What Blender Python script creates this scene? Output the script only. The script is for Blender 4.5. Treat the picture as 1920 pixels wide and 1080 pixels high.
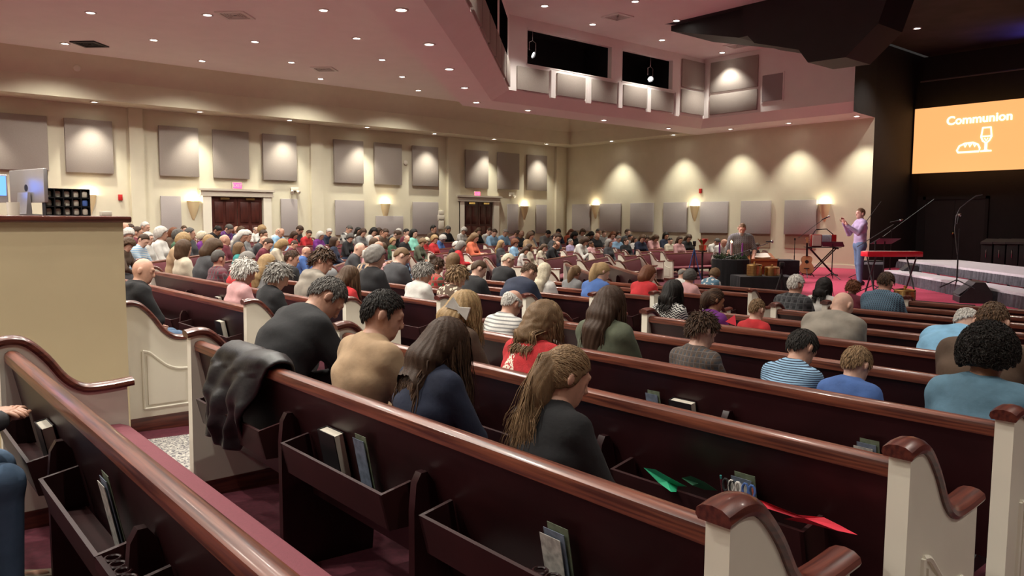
import bpy, bmesh, math, random, time
import numpy as np
from mathutils import Matrix, Vector
T0 = time.time()
for o in list(bpy.data.objects):
    bpy.data.objects.remove(o)
SC = bpy.context.scene
COL = SC.collection
# ------------------------------------------------------------------ camera (solved from the photograph's vanishing points)
FPX = 1449.8; YAW = math.radians(49.519); PIT = math.radians(4.916); ROL = math.radians(.257)
CAM = np.array([0, 0, 1.53])
_F = np.array([math.cos(YAW), math.sin(YAW), 0]); _R = np.array([math.sin(YAW), -math.cos(YAW), 0]); _U = np.array([0, 0, 1.])
FW = _F * math.cos(PIT) - _U * math.sin(PIT); _UP = _U * math.cos(PIT) + _F * math.sin(PIT)
RT = _R * math.cos(ROL) + _UP * math.sin(ROL); UPV = _UP * math.cos(ROL) - _R * math.sin(ROL)
cd = bpy.data.cameras.new('camera'); co = bpy.data.objects.new('camera', cd); COL.objects.link(co)
cd.sensor_width = 36; cd.lens = FPX / 1920 * 36; cd.clip_start = .05; cd.clip_end = 200
M = Matrix.Identity(4)
for i in range(3):
    M[i][0] = RT[i]; M[i][1] = UPV[i]; M[i][2] = -FW[i]; M[i][3] = CAM[i]
co.matrix_world = M
SC.camera = co
# ------------------------------------------------------------------ world, exposure
SC.view_settings.view_transform = 'Standard'; SC.view_settings.look = 'None'
SC.view_settings.gamma = 1; SC.view_settings.use_curve_mapping = False
SC.view_settings.exposure = 0.72
W = bpy.data.worlds.new('world'); SC.world = W; W.use_nodes = True
W.node_tree.nodes['Background'].inputs[0].default_value = (.02, .018, .017, 1)
W.node_tree.nodes['Background'].inputs[1].default_value = 1
SPOT_DOWN = 215      # watts, each ceiling downlight
SPOT_WASH = 185      # watts, each wall-wash downlight
SCONCE = 7
STAGE_SPOT = 1250
WARM = (1, .955, .85); WASHC = (1, .955, .80)
# ------------------------------------------------------------------ pixel -> place helpers (a pixel only gives a direction)
def ray(x, y): return FW + RT * ((x - 960) / FPX) + UPV * ((540 - y) / FPX)
def atz(x, y, z):
    r = ray(x, y); return CAM + r * ((z - CAM[2]) / r[2])
def atX(x, y, X):
    r = ray(x, y); return CAM + r * (X / r[0])
def atY(x, y, Y):
    r = ray(x, y); return CAM + r * (Y / r[1])
def proj(P):
    P = np.array(P, float) - CAM; d = P @ FW; return (960 + FPX * (P @ RT) / d, 540 - FPX * (P @ UPV) / d, d)
SX, SY, SLOPE = 22., 5.4, .041
def fz(x, y):
    r = math.hypot(x - SX, y - SY); return SLOPE * (max(r, 11.5) - 22.65)
# ------------------------------------------------------------------ mesh helpers
class MB:
    def __init__(s): s.v = []; s.f = []
    def add(s, V, F):
        n = len(s.v); s.v += [tuple(p) for p in V]; s.f += [tuple(i + n for i in q) for q in F]; return s
    def box(s, x0, x1, y0, y1, z0, z1):
        V = [(x, y, z) for x in (x0, x1) for y in (y0, y1) for z in (z0, z1)]
        return s.add(V, [(0, 1, 3, 2), (4, 6, 7, 5), (0, 4, 5, 1), (2, 3, 7, 6), (0, 2, 6, 4), (1, 5, 7, 3)])
    def bbox(s, x0, x1, y0, y1, z0, z1, b=.01):
        # box with chamfered edges: three nested loops
        bm = bmesh.new(); bmesh.ops.create_cube(bm, size=1)
        for v in bm.verts:
            v.co = ((x0 + x1) / 2 + v.co.x * (x1 - x0), (y0 + y1) / 2 + v.co.y * (y1 - y0), (z0 + z1) / 2 + v.co.z * (z1 - z0))
        bmesh.ops.bevel(bm, geom=bm.edges[:], offset=b, segments=2, profile=.5, affect='EDGES')
        bm.verts.index_update()
        s.add([v.co[:] for v in bm.verts], [[v.index for v in f.verts] for f in bm.faces]); bm.free(); return s
    def prism(s, pts, axis, a, b):
        # pts: 2-D outline, extruded along axis from a to b ; (u,v) fill the other two axes in xyz order
        def P(u, v, w):
            return (w, u, v) if axis == 0 else ((u, w, v) if axis == 1 else (u, v, w))
        n = len(pts); V = [P(u, v, a) for u, v in pts] + [P(u, v, b) for u, v in pts]
        F = [tuple(range(n)), tuple(range(2 * n - 1, n - 1, -1))] + [(i, i + n, (i + 1) % n + n, (i + 1) % n) for i in range(n)]
        return s.add(V, F)
    def tube(s, pts, r, n=8, cap=True):
        pts = [Vector(p) for p in pts]; m = len(pts); rs = r if hasattr(r, '__len__') else [r] * m
        V = []; ref = None
        for i, p in enumerate(pts):
            t = (pts[min(i + 1, m - 1)] - pts[max(i - 1, 0)]).normalized()
            if ref is None:
                ref = t.orthogonal().normalized()
            ref = (ref - t * ref.dot(t))
            ref = ref.normalized() if ref.length > 1e-6 else t.orthogonal().normalized()
            b = t.cross(ref)
            for k in range(n):
                a = 2 * math.pi * k / n
                V.append(p + (ref * math.cos(a) + b * math.sin(a)) * rs[i])
        F = [(i * n + k, i * n + (k + 1) % n, (i + 1) * n + (k + 1) % n, (i + 1) * n + k) for i in range(m - 1) for k in range(n)]
        if cap: F += [tuple(range(n - 1, -1, -1)), tuple((m - 1) * n + k for k in range(n))]
        return s.add(V, F)
    def sweep(s, path, sec, up=(0, 0, 1), cap=True):
        # section points (side, up) swept along path; side = tangent x up
        path = [Vector(p) for p in path]; m = len(path); n = len(sec); U0 = Vector(up); V = []
        for i, p in enumerate(path):
            t = (path[min(i + 1, m - 1)] - path[max(i - 1, 0)]).normalized(); sd = t.cross(U0).normalized(); u = sd.cross(t)
            V += [p + sd * a + u * b for a, b in sec]
        F = [(i * n + k, i * n + (k + 1) % n, (i + 1) * n + (k + 1) % n, (i + 1) * n + k) for i in range(m - 1) for k in range(n)]
        if cap: F += [tuple(range(n - 1, -1, -1)), tuple((m - 1) * n + k for k in range(n))]
        return s.add(V, F)
    def lathe(s, prof, n=20, c=(0, 0, 0), sx=1, sy=1):
        m = len(prof); V = [(c[0] + r * math.cos(2 * math.pi * k / n) * sx, c[1] + r * math.sin(2 * math.pi * k / n) * sy, c[2] + z) for r, z in prof for k in range(n)]
        F = [(i * n + k, i * n + (k + 1) % n, (i + 1) * n + (k + 1) % n, (i + 1) * n + k) for i in range(m - 1) for k in range(n)]
        F += [tuple(range(n - 1, -1, -1)), tuple((m - 1) * n + k for k in range(n))]
        return s.add(V, F)
    def xf(s, M, start=0):
        s.v[start:] = [tuple(M @ Vector(p)) for p in s.v[start:]]; return s
    def mesh(s, name, smooth=False):
        me = bpy.data.meshes.new(name); me.from_pydata(s.v, [], s.f)
        bm = bmesh.new(); bm.from_mesh(me); bmesh.ops.recalc_face_normals(bm, faces=bm.faces[:]); bm.to_mesh(me); bm.free()
        if smooth: me.shade_smooth() if smooth is True else me.set_sharp_from_angle(angle=smooth)
        return me
SM = math.radians(40)
def npmesh(name, V, F, smooth=True):
    me = bpy.data.meshes.new(name); V = np.asarray(V, np.float32); F = np.asarray(F, np.int32); k = F.shape[1]
    me.vertices.add(len(V)); me.vertices.foreach_set('co', V.ravel())
    me.loops.add(F.size); me.loops.foreach_set('vertex_index', F.ravel())
    me.polygons.add(len(F)); me.polygons.foreach_set('loop_start', np.arange(0, F.size, k, dtype=np.int32))
    me.update(calc_edges=True)
    if smooth: me.polygons.foreach_set('use_smooth', np.ones(len(F), bool))
    return me
def obj(name, me, mat=None, parent=None, loc=None, rot=None):
    o = bpy.data.objects.new(name, me); COL.objects.link(o)
    if parent is not None: o.parent = parent
    if loc is not None: o.location = loc
    if rot is not None: o.rotation_euler = rot
    if mat is not None and me is not None:
        if len(me.materials) == 0: me.materials.append(mat)
        elif me.materials[0] != mat:
            o.material_slots[0].link = 'OBJECT'; o.material_slots[0].material = mat
    return o
def mobj(name, mb, mat, parent=None, smooth=SM, loc=None, rot=None):
    me = mb.mesh(name, False)
    if smooth:
        for p in me.polygons: p.use_smooth = True
        me.set_sharp_from_angle(angle=smooth)
    return obj(name, me, mat, parent, loc, rot)
def tag(o, label=None, cat=None, group=None, kind=None):
    if label: o['label'] = label
    if cat: o['category'] = cat
    if group: o['group'] = group
    if kind: o['kind'] = kind
    return o
def empty(name, loc=(0, 0, 0), rz=0, label=None, cat=None, group=None):
    o = bpy.data.objects.new(name, None); COL.objects.link(o); o.location = loc; o.rotation_euler = (0, 0, rz); o.empty_display_size = .1
    return tag(o, label, cat, group)
def struct(o): o['kind'] = 'structure'; return o
# ------------------------------------------------------------------ materials
MATS = {}
ORD = ['first', 'second', 'third', 'fourth', 'fifth', 'sixth', 'seventh', 'eighth', 'ninth', 'tenth', 'eleventh', 'twelfth', 'thirteenth', 'fourteenth', 'fifteenth']
def srgb(c):
    return tuple((x / 255 / 12.92 if x / 255 <= .04045 else ((x / 255 + .055) / 1.055) ** 2.4) for x in c)
def mat(name, col, rough=.6, metal=0, noise=.0, scale=20, bump=0, bscale=200, emit=0, coat=0, stretch=None, col2=None, ecol=None, spec=.5):
    if name in MATS: return MATS[name]
    m = bpy.data.materials.new(name); m.use_nodes = True; nt = m.node_tree; b = nt.nodes['Principled BSDF']
    b.inputs['Roughness'].default_value = rough; b.inputs['Metallic'].default_value = metal; b.inputs['Specular IOR Level'].default_value = spec
    if coat: b.inputs['Coat Weight'].default_value = coat; b.inputs['Coat Roughness'].default_value = .12
    tc = nt.nodes.new('ShaderNodeTexCoord'); vec = tc.outputs['Object']
    if stretch:
        mp = nt.nodes.new('ShaderNodeMapping'); mp.inputs['Scale'].default_value = stretch; nt.links.new(vec, mp.inputs[0]); vec = mp.outputs[0]
    nz = nt.nodes.new('ShaderNodeTexNoise'); nz.inputs['Scale'].default_value = scale; nz.inputs['Detail'].default_value = 4; nt.links.new(vec, nz.inputs['Vector'])
    rp = nt.nodes.new('ShaderNodeValToRGB'); c2 = col2 or tuple(c * (1 - noise) for c in col)
    rp.color_ramp.elements[0].position = .35; rp.color_ramp.elements[1].position = .65
    rp.color_ramp.elements[0].color = (*c2, 1); rp.color_ramp.elements[1].color = (*col, 1)
    nt.links.new(nz.outputs['Fac'], rp.inputs[0]); nt.links.new(rp.outputs[0], b.inputs['Base Color'])
    if bump:
        n2 = nt.nodes.new('ShaderNodeTexNoise'); n2.inputs['Scale'].default_value = bscale; n2.inputs['Detail'].default_value = 3; nt.links.new(vec, n2.inputs['Vector'])
        bp = nt.nodes.new('ShaderNodeBump'); bp.inputs['Strength'].default_value = bump; bp.inputs['Distance'].default_value = .004
        nt.links.new(n2.outputs['Fac'], bp.inputs['Height']); nt.links.new(bp.outputs[0], b.inputs['Normal'])
    if emit:
        b.inputs['Emission Color'].default_value = (*(ecol or col), 1); b.inputs['Emission Strength'].default_value = emit
    MATS[name] = m; return m
def pattern_mat(name, c1, c2, kind, scale, rough=.85, c3=None):
    """stripes / plaid / chevron / speckle fabric in object space"""
    if name in MATS: return MATS[name]
    m = mat(name, c1, rough, noise=.12, scale=60, bump=.25, bscale=300); nt = m.node_tree; b = nt.nodes['Principled BSDF']
    tc = nt.nodes.new('ShaderNodeTexCoord'); sp = nt.nodes.new('ShaderNodeSeparateXYZ'); nt.links.new(tc.outputs['Object'], sp.inputs[0])
    def mth(op, a, b_=None, c=None):
        n = nt.nodes.new('ShaderNodeMath'); n.operation = op
        for i, x in enumerate((a, b_, c)):
            if x is None: continue
            if isinstance(x, (int, float)): n.inputs[i].default_value = x
            else: nt.links.new(x, n.inputs[i])
        return n.outputs[0]
    def stripe(ax, sc, w, ph=0):
        return mth('LESS_THAN', mth('FRACT', mth('ADD', mth('MULTIPLY', ax, sc), ph + 50)), w)
    X, Y, Z = sp.outputs
    old = b.inputs['Base Color'].links[0].from_socket
    def mix(fac, a, col):
        n = nt.nodes.new('ShaderNodeMix'); n.data_type = 'RGBA'
        nt.links.new(fac, n.inputs[0]); nt.links.new(a, n.inputs[6]); n.inputs[7].default_value = (*col, 1); return n.outputs[2]
    if kind == 'stripes': out = mix(stripe(Z, scale, .38), old, c2)
    elif kind == 'chevron':
        tri = mth('ABSOLUTE', mth('SUBTRACT', mth('FRACT', mth('ADD', mth('MULTIPLY', Y, scale * .55), 50)), .5))
        out = mix(stripe(mth('ADD', Z, mth('MULTIPLY', tri, .045)), scale, .5), old, c2)
    elif kind == 'plaid':
        a = mix(stripe(Y, scale, .45), old, c2); a2 = mix(stripe(Z, scale, .45, .2), a, tuple((p + q) / 2 for p, q in zip(c1, c2)))
        a3 = mix(stripe(Y, scale, .08, .6), a2, c3 or (.5, .5, .5)); out = mix(stripe(Z, scale, .08, .75), a3, c3 or (.5, .5, .5))
    else:
        nz = nt.nodes.new('ShaderNodeTexVoronoi'); nz.inputs['Scale'].default_value = scale; nt.links.new(tc.outputs['Object'], nz.inputs['Vector'])
        out = mix(mth('LESS_THAN', nz.outputs['Distance'], .42), old, c2)
    nt.links.new(out, b.inputs['Base Color']); return m
WALL = mat('wall_paint', srgb((212, 205, 182)), .85, noise=.04, scale=3, bump=.05, bscale=120)
CEIL = mat('ceiling_paint', srgb((238, 231, 228)), .9, noise=.03, scale=2)
BEIGE = mat('booth_paint', srgb((196, 180, 146)), .8, noise=.04, scale=3)
WHITE = mat('white_paint', srgb((224, 218, 202)), .45, noise=.03, scale=6)
PANEL = mat('panel_fabric', srgb((168, 160, 158)), .95, noise=.1, scale=60, bump=.3, bscale=400)
PANELU = mat('panel_fabric_taupe', srgb((160, 150, 142)), .95, noise=.1, scale=60, bump=.3, bscale=400)
WOODC = mat('cherry_wood', (.20, .058, .030), .36, scale=5, stretch=(16, .5, 16), col2=(.055, .013, .009), coat=.2)
WOODX = mat('cherry_wood_end', (.135, .035, .021), .32, scale=5, stretch=(.7, 16, 12), col2=(.05, .012, .009), coat=.3)
WOODD = mat('maroon_back', (.023, .0042, .0052), .38, noise=.35, scale=4, stretch=(6, 1, 1), bump=.05, bscale=60)
DOORW = mat('door_wood', (.075, .017, .012), .35, noise=.4, scale=3, stretch=(8, 8, 1))
BURG = mat('burgundy_upholstery', (.185, .038, .055), .8, noise=.12, scale=90, bump=.25, bscale=500)
BURGP = mat('burgundy_back_pad', (.15, .028, .042), .8, noise=.12, scale=90, bump=.25, bscale=500)
BLACK = mat('black_paint', (.012, .011, .012), .75, noise=.2, scale=5)
BLKM = mat('black_metal', (.02, .02, .022), .4, metal=.3)
BLKC = mat('black_cloth', (.010, .010, .012), .9, noise=.3, scale=12, bump=.4, bscale=60)
CHROME = mat('chrome', (.6, .6, .62), .2, metal=1)
BRASS = mat('brass', (.72, .50, .20), .25, metal=1)
# ================================================================== STRUCTURE
YA, XB = 26., 25.5          # left wall plane, front wall plane
ZS, ZC, ZT = 4.95, 6.1, 7.35  # soffit, outer ceiling, raised ceiling
YSTG, XSTG = 11.76, 29.1
XMIN, YMIN = -7., -12.
def quads(name, polys, m, smooth=False):
    mb = MB()
    for P in polys: mb.add(P, [tuple(range(len(P)))])
    me = bpy.data.meshes.new(name); me.from_pydata(mb.v, [], mb.f); return struct(obj(name, me, m))
# floor: gently dished towards the stage
def floor_mat():
    m = mat('carpet', (.115, .016, .031), .95, noise=.3, scale=35, bump=.4, bscale=500); nt = m.node_tree; b = nt.nodes['Principled BSDF']
    tc = nt.nodes.new('ShaderNodeTexCoord'); sp = nt.nodes.new('ShaderNodeSeparateXYZ'); nt.links.new(tc.outputs['Object'], sp.inputs[0])
    def mth(op, a, c):
        n = nt.nodes.new('ShaderNodeMath'); n.operation = op
        for i, x in enumerate((a, c)):
            if isinstance(x, (int, float)): n.inputs[i].default_value = x
            else: nt.links.new(x, n.inputs[i])
        return n.outputs[0]
    aisle = mth('LESS_THAN', mth('ABSOLUTE', mth('SUBTRACT', sp.outputs[1], 5.50), 0), .52)
    aisle2 = mth('LESS_THAN', mth('ABSOLUTE', mth('SUBTRACT', sp.outputs[1], -.15), 0), .55)
    isl = mth('MULTIPLY', mth('MAXIMUM', aisle, aisle2), mth('LESS_THAN', sp.outputs[0], 12.5))
    nz = nt.nodes.new('ShaderNodeTexNoise'); nz.inputs['Scale'].default_value = 26; nz.inputs['Detail'].default_value = 2; nz.inputs['Distortion'].default_value = 2.5
    nt.links.new(tc.outputs['Object'], nz.inputs['Vector'])
    rp = nt.nodes.new('ShaderNodeValToRGB'); e = rp.color_ramp.elements
    e[0].position = .42; e[0].color = (.10, .095, .11, 1); e[1].position = .56; e[1].color = (.50, .47, .42, 1); nt.links.new(nz.outputs['Fac'], rp.inputs[0])
    mx = nt.nodes.new('ShaderNodeMix'); mx.data_type = 'RGBA'; old = b.inputs['Base Color'].links[0].from_socket
    nt.links.new(isl, mx.inputs[0]); nt.links.new(old, mx.inputs[6]); nt.links.new(rp.outputs[0], mx.inputs[7]); nt.links.new(mx.outputs[2], b.inputs['Base Color'])
    return m
CARPET = floor_mat()
xs = np.arange(XMIN, 29.6, .5); ys = np.arange(YMIN, 26.6, .5)
V = [(x, y, fz(x, y)) for x in xs for y in ys]; ny = len(ys)
Fq = [(i * ny + j, (i + 1) * ny + j, (i + 1) * ny + j + 1, i * ny + j + 1) for i in range(len(xs) - 1) for j in range(ny - 1)]
struct(obj('floor', npmesh('floor', V, Fq), CARPET))
# walls
quads('wall_left', [[(XMIN, YA, -1), (XB, YA, -1), (XB, YA, ZC), (XMIN, YA, ZC)]], WALL)
quads('wall_front', [[(XB, YA, -1), (XB, YSTG, -1), (XB, YSTG, ZS), (XB, YA, ZS)]], WALL)
quads('wall_back', [[(XMIN, YMIN, -1), (XMIN, YA, -1), (XMIN, YA, 7.4), (XMIN, YMIN, 7.4)]], WALL)
quads('wall_right', [[(XMIN, YMIN, -1), (XSTG, YMIN, -1), (XSTG, YMIN, 7.4), (XMIN, YMIN, 7.4)]], WALL)
# soffits: underside, fascia and sloped cove of the two walls, ring bulkhead of the raised ceiling
YS, XS2 = 24.9, 24.6
cove = [[(XMIN, YS, ZS), (XS2, YS, ZS), (XB, YA, ZS), (XMIN, YA, ZS)],
        [(XMIN, YS, ZS), (XS2, YS, ZS), (XS2, YS, 5.5), (XMIN, YS, 5.5)],
        [(XMIN, YS, 5.5), (XS2, YS, 5.5), (XS2 - .6, YS - .6, ZC), (XMIN, YS - .6, ZC)],
        [(XS2, YS, ZS), (XB, YA, ZS), (XB, 18.7, ZS), (XS2, 18.7, ZS)],
        [(XS2, YS, ZS), (XS2, 18.7, ZS), (XS2, 18.7, 5.5), (XS2, YS, 5.5)],
        [(XS2, YS, 5.5), (XS2, 18.7, 5.5), (XS2 - .6, 18.7, ZC), (XS2 - .6, YS - .6, ZC)]]
quads('trim_1', cove, WALL)
D0, D1, D2 = 4.7, 3.35, 2.65   # diagonal bulkhead: outer edge, inner edge, panel face (y = x + D)
YL0, YL1, YL2 = 18.7, 17.42, 17.1
XF1, XF2 = 23.95, 23.64
YE = 11.62                     # where the front bulkhead ends at the stage opening
ring = [[(XMIN, XMIN + D0, ZS), (YL0 - D0, YL0, ZS), (YL1 - D1, YL1, ZS), (XMIN, XMIN + D1, ZS)],
        [(YL0 - D0, YL0, ZS), (XB, YL0, ZS), (XB, YL1, ZS), (YL1 - D1, YL1, ZS)],
        [(XF1, YL1, ZS), (XB, YL1, ZS), (XB, YSTG, ZS), (XF1, YE, ZS)],
        # outer upright faces
        [(XMIN, XMIN + D0, ZS), (YL0 - D0, YL0, ZS), (YL0 - D0, YL0, ZC), (XMIN, XMIN + D0, ZC)],
        [(YL0 - D0, YL0, ZS), (XB, YL0, ZS), (XB, YL0, ZC), (YL0 - D0, YL0, ZC)],
        # sloped faces
        [(XMIN, XMIN + D1, ZS), (YL1 - D1, YL1, ZS), (YL2 - D2, YL2, 5.26), (XMIN, XMIN + D2, 5.26)],
        [(YL1 - D1, YL1, ZS), (XF1, YL1, ZS), (XF2, YL2, 5.26), (YL2 - D2, YL2, 5.26)],
        [(XF1, YL1, ZS), (XF1, YE, ZS), (XF2, YE - .05, 5.26), (XF2, YL2, 5.26)],
        # front face
        [(XF2, YL2, 5.26), (XF2, YE - .05, 5.26), (XF2, YE - .05, ZT), (XF2, YL2, ZT)]]
# left face of the raised ceiling, cut around its two dark openings
WIN = [(15.1, 18.75), (19.2, 21.85)]; WZ0, WZ1 = 6.05, 7.1
cuts = [YL2 - D2] + [v for w in WIN for v in w] + [XF2]
for a, b in zip(cuts[:-1], cuts[1:]):
    if (a, b) in WIN:
        ring += [[(a, YL2, 5.26), (b, YL2, 5.26), (b, YL2, WZ0), (a, YL2, WZ0)], [(a, YL2, WZ1), (b, YL2, WZ1), (b, YL2, ZT), (a, YL2, ZT)]]
    else: ring += [[(a, YL2, 5.26), (b, YL2, 5.26), (b, YL2, ZT), (a, YL2, ZT)]]
# diagonal face with its openings, measured back from the corner
dq = 1 / math.sqrt(2); CX, CY = YL2 - D2, YL2
def dg(t, z, off=0): return (CX - t * dq + off * dq, CY - t * dq - off * dq, z)
DWIN = [(.55, 2.9), (3.4, 6.4), (6.9, 9.9)]
cuts = [0] + [v for w in DWIN for v in w] + [30]
for a, b in zip(cuts[:-1], cuts[1:]):
    if (a, b) in DWIN:
        ring += [[dg(a, 5.26), dg(b, 5.26), dg(b, WZ0), dg(a, WZ0)], [dg(a, WZ1), dg(b, WZ1), dg(b, ZT), dg(a, ZT)]]
    else: ring += [[dg(a, 5.26), dg(b, 5.26), dg(b, ZT), dg(a, ZT)]]
quads('trim_2', ring, CEIL)
# black rooms behind the openings
rooms = []
for a, b in WIN:
    a0, b0, d = a - .3, b + .3, 1.4
    rooms += [[(a0, YL2 + d, 5.9), (b0, YL2 + d, 5.9), (b0, YL2 + d, 7.3), (a0, YL2 + d, 7.3)], [(a0, YL2 + .02, 5.9), (b0, YL2 + .02, 5.9), (b0, YL2 + d, 5.9), (a0, YL2 + d, 5.9)],
              [(a0, YL2 + .02, 7.3), (b0, YL2 + .02, 7.3), (b0, YL2 + d, 7.3), (a0, YL2 + d, 7.3)], [(a0, YL2 + .02, 5.9), (a0, YL2 + d, 5.9), (a0, YL2 + d, 7.3), (a0, YL2 + .02, 7.3)], [(b0, YL2 + .02, 5.9), (b0, YL2 + d, 5.9), (b0, YL2 + d, 7.3), (b0, YL2 + .02, 7.3)]]
for a, b in DWIN:
    a0, b0, d = a - .3, b + .3, -1.4
    rooms += [[dg(a0, 5.9, d), dg(b0, 5.9, d), dg(b0, 7.3, d), dg(a0, 7.3, d)], [dg(a0, 5.9, -.02), dg(b0, 5.9, -.02), dg(b0, 5.9, d), dg(a0, 5.9, d)],
              [dg(a0, 7.3, -.02), dg(b0, 7.3, -.02), dg(b0, 7.3, d), dg(a0, 7.3, d)], [dg(a0, 5.9, -.02), dg(a0, 5.9, d), dg(a0, 7.3, d), dg(a0, 7.3, -.02)], [dg(b0, 5.9, -.02), dg(b0, 5.9, d), dg(b0, 7.3, d), dg(b0, 7.3, -.02)]]
quads('wall_catwalk', rooms, BLACK)
# window reveals
rv = MB()
for a, b in WIN:
    for (x0, x1, z0, z1) in ((a, a + .03, WZ0, WZ1), (b - .03, b, WZ0, WZ1), (a, b, WZ0, WZ0 + .03), (a, b, WZ1 - .03, WZ1)): rv.box(x0, x1, YL2 - .01, YL2 + .16, z0, z1)
struct(mobj('trim_3', rv, CEIL))
# ceilings
quads('ceiling', [[(XMIN, YS - .6, ZC), (XS2 - .6, YS - .6, ZC), (XS2 - .6, YL0, ZC), (YL0 - D0, YL0, ZC), (XMIN, XMIN + D0, ZC)]], CEIL)
quads('ceiling_raised', [[(CX, CY, ZT), (XF2, YL2, ZT), (XF2, YE, ZT), (18.6, 14.9, ZT), (18.6, YMIN, ZT), (XMIN, YMIN, ZT), (XMIN, XMIN + D2, ZT)]], CEIL)
DARKC = mat('dark_ceiling', (.035, .030, .032), .8, noise=.5, scale=1.2)
quads('ceiling_stage', [[(18.6, 14.9, ZT), (XF2, YE, ZT), (XSTG, YE, ZT), (XSTG, YMIN, ZT), (18.6, YMIN, ZT)]], DARKC)
# stage: black side and back walls, red carpeted platform with two carpeted steps
quads('wall_stage', [[(XB, YSTG, -.6), (XSTG, YSTG, -.6), (XSTG, YSTG, ZT), (XB, YSTG, ZT)], [(XSTG, YSTG, -.6), (XSTG, YMIN, -.6), (XSTG, YMIN, ZT), (XSTG, YSTG, ZT)],
       [(XF2, YE - .05, ZS), (XB, YSTG - .005, ZS), (XB, YSTG - .005, ZT), (XF2, YE - .05, ZT)], [(XF2, YE - .05, 5.26), (XF1, YE - .05, ZS), (XF2, YE - .05, ZS)]], BLACK)
STAGEC = mat('stage_carpet', (.42, .035, .085), .95, noise=.18, scale=25, bump=.3, bscale=400)
plat = [(XB, 14.8), (23.3, 13.5), (14.5, 8.05), (13.3, 5.4), (13.3, -8), (XSTG, -8), (XSTG, YSTG), (XB, YSTG)]
def off_poly(d): return [(XB, 14.8 + d), (23.3 - .5 * d, 13.5 + .85 * d), (14.5 - .7 * d, 8.05 + .75 * d), (13.3 - d, 5.4 + .25 * d), (13.3 - d, -8), (XSTG, -8), (XSTG, YSTG), (XB, YSTG)]
struct(mobj('floor_stage', MB().prism(plat, 2, -.6, 0), STAGEC, smooth=None))
struct(mobj('trim_4', MB().prism(off_poly(.32), 2, -.6, -.15), STAGEC, smooth=None))
struct(mobj('trim_5', MB().prism(off_poly(.64), 2, -.6, -.30), STAGEC, smooth=None))
bb = MB().box(XB - .03, XB, YSTG, 14.8, 0, .12).box(XB - .03, XB, 15.4, YA, -.6, -.33)
struct(mobj('baseboard_front', bb, WHITE))
bb = MB()
for i in range(16):
    x0 = XMIN + i * 2.03; z = fz(x0 + 1, YA); bb.box(x0, x0 + 2.04, YA - .03, YA, z - .1, z + .14)
struct(mobj('baseboard_left', bb, WHITE))
# pilasters on the left wall
for i, (a, b) in enumerate([(242, 270), (580, 606), (837, 862), (1040, 1057)]):
    x0 = atY(a, 300, YA)[0]; x1 = atY(b, 300, YA - .12)[0]
    struct(mobj('trim_%d' % (6 + i), MB().box(x0, x1, YA - .14, YA, -.7, ZS), WALL))
# ------------------------------------------------------------------ acoustic panels
def wall_panel(plane, a, b, z0, z1, label, group, m, t=.06):
    mb = MB()
    if plane == 'A': mb.bbox(a, b, YA - .024 - t, YA - .024, z0, z1, .012)
    elif plane == 'B': mb.bbox(XB - .024 - t, XB - .024, a, b, z0, z1, .012)
    elif plane == 'L': mb.bbox(a, b, YL2 - t, YL2, z0, z1, .012)
    elif plane == 'F': mb.bbox(XF2 - t, XF2, a, b, z0, z1, .012)
    else:
        mb.bbox(a, b, -t, 0, z0, z1, .012)     # diagonal: t measured from the corner
        R = Matrix(((-dq, dq, 0, CX), (-dq, -dq, 0, CY), (0, 0, 1, 0), (0, 0, 0, 1)))
        mb.xf(Matrix(((-dq, -dq, 0, CX), (-dq, dq, 0, CY), (0, 0, 1, 0), (0, 0, 0, 1))))
    return tag(mobj('sound_absorber', mb, m), label, 'panel', group)
spans = [(-4, 90), (122, 211), (297.5, 371), (398, 465), (491, 554), (624, 679), (700, 751), (771, 819), (871, 913), (931, 971), (986, 1023)]
for k, (a, b) in enumerate(spans[::-1]):
    wall_panel('A', atY(a, 300, YA)[0], atY(b, 300, YA)[0], 2.92, 4.49, '%s tall taupe panel from the front corner in the upper row of the left wall' % ORD[k], 'upper wall panels', PANELU, .09)
for k, (a, b, z1) in enumerate([(300, 338, 2.29), (525, 556, 2.29), (626.7, 681, 2.29), (703, 754, 1.72), (772, 820, 2.29), (950, 970, 2.29), (1004, 1023, 2.29)]):
    lab = 'short grey fabric panel below a glowing wall sconce' if z1 < 2 else '%s grey lower panel on the left wall counted from the booth side' % ORD[k]
    wall_panel('A', atY(a, 380, YA)[0], atY(b, 380, YA)[0], 1.0, z1, lab, None if z1 < 2 else 'lower left wall panels', PANEL)
for k, (a, b) in enumerate([(1075, 1108), (1127, 1166), (1184, 1227), (1246, 1290), (1315, 1367), (1391, 1447), (1473, 1533)]):
    wall_panel('B', atX(b, 400, XB)[1], atX(a, 400, XB)[1], 1.12, 2.33, '%s square grey panel on the front wall counted from the left wall' % ORD[k], 'front wall panels', PANEL, .07)
    if a > 1300:
        struct(mobj('trim_20', MB().box(XB - .03, XB, atX(b, 400, XB)[1] + .02, atX(a, 400, XB)[1] - .02, .62, 1.12), mat('panel_shade_taupe', srgb((150, 128, 108)), .85, noise=.05, scale=4)))  # panel underside and its shade on the wall, coloured in as a taupe strip
for k, (a, b) in enumerate([(14.72, 15.95), (16.3, 17.5), (17.8, 18.95), (19.27, 20.42), (20.65, 21.85)]):
    wall_panel('L', a, b, 5.3, 5.96, '%s square fabric panel below the catwalk openings counted from the slanting bulkhead' % ORD[k], 'catwalk panels', PANELU)
wall_panel('L', 22.3, XF2 - .05, 5.36, 6.16, 'lower fabric panel beside the inner corner of the raised ceiling', None, PANELU); wall_panel('L', 22.3, XF2 - .05, 6.24, 7.2, 'upper fabric panel beside the inner corner of the raised ceiling', None, PANELU)
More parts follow.
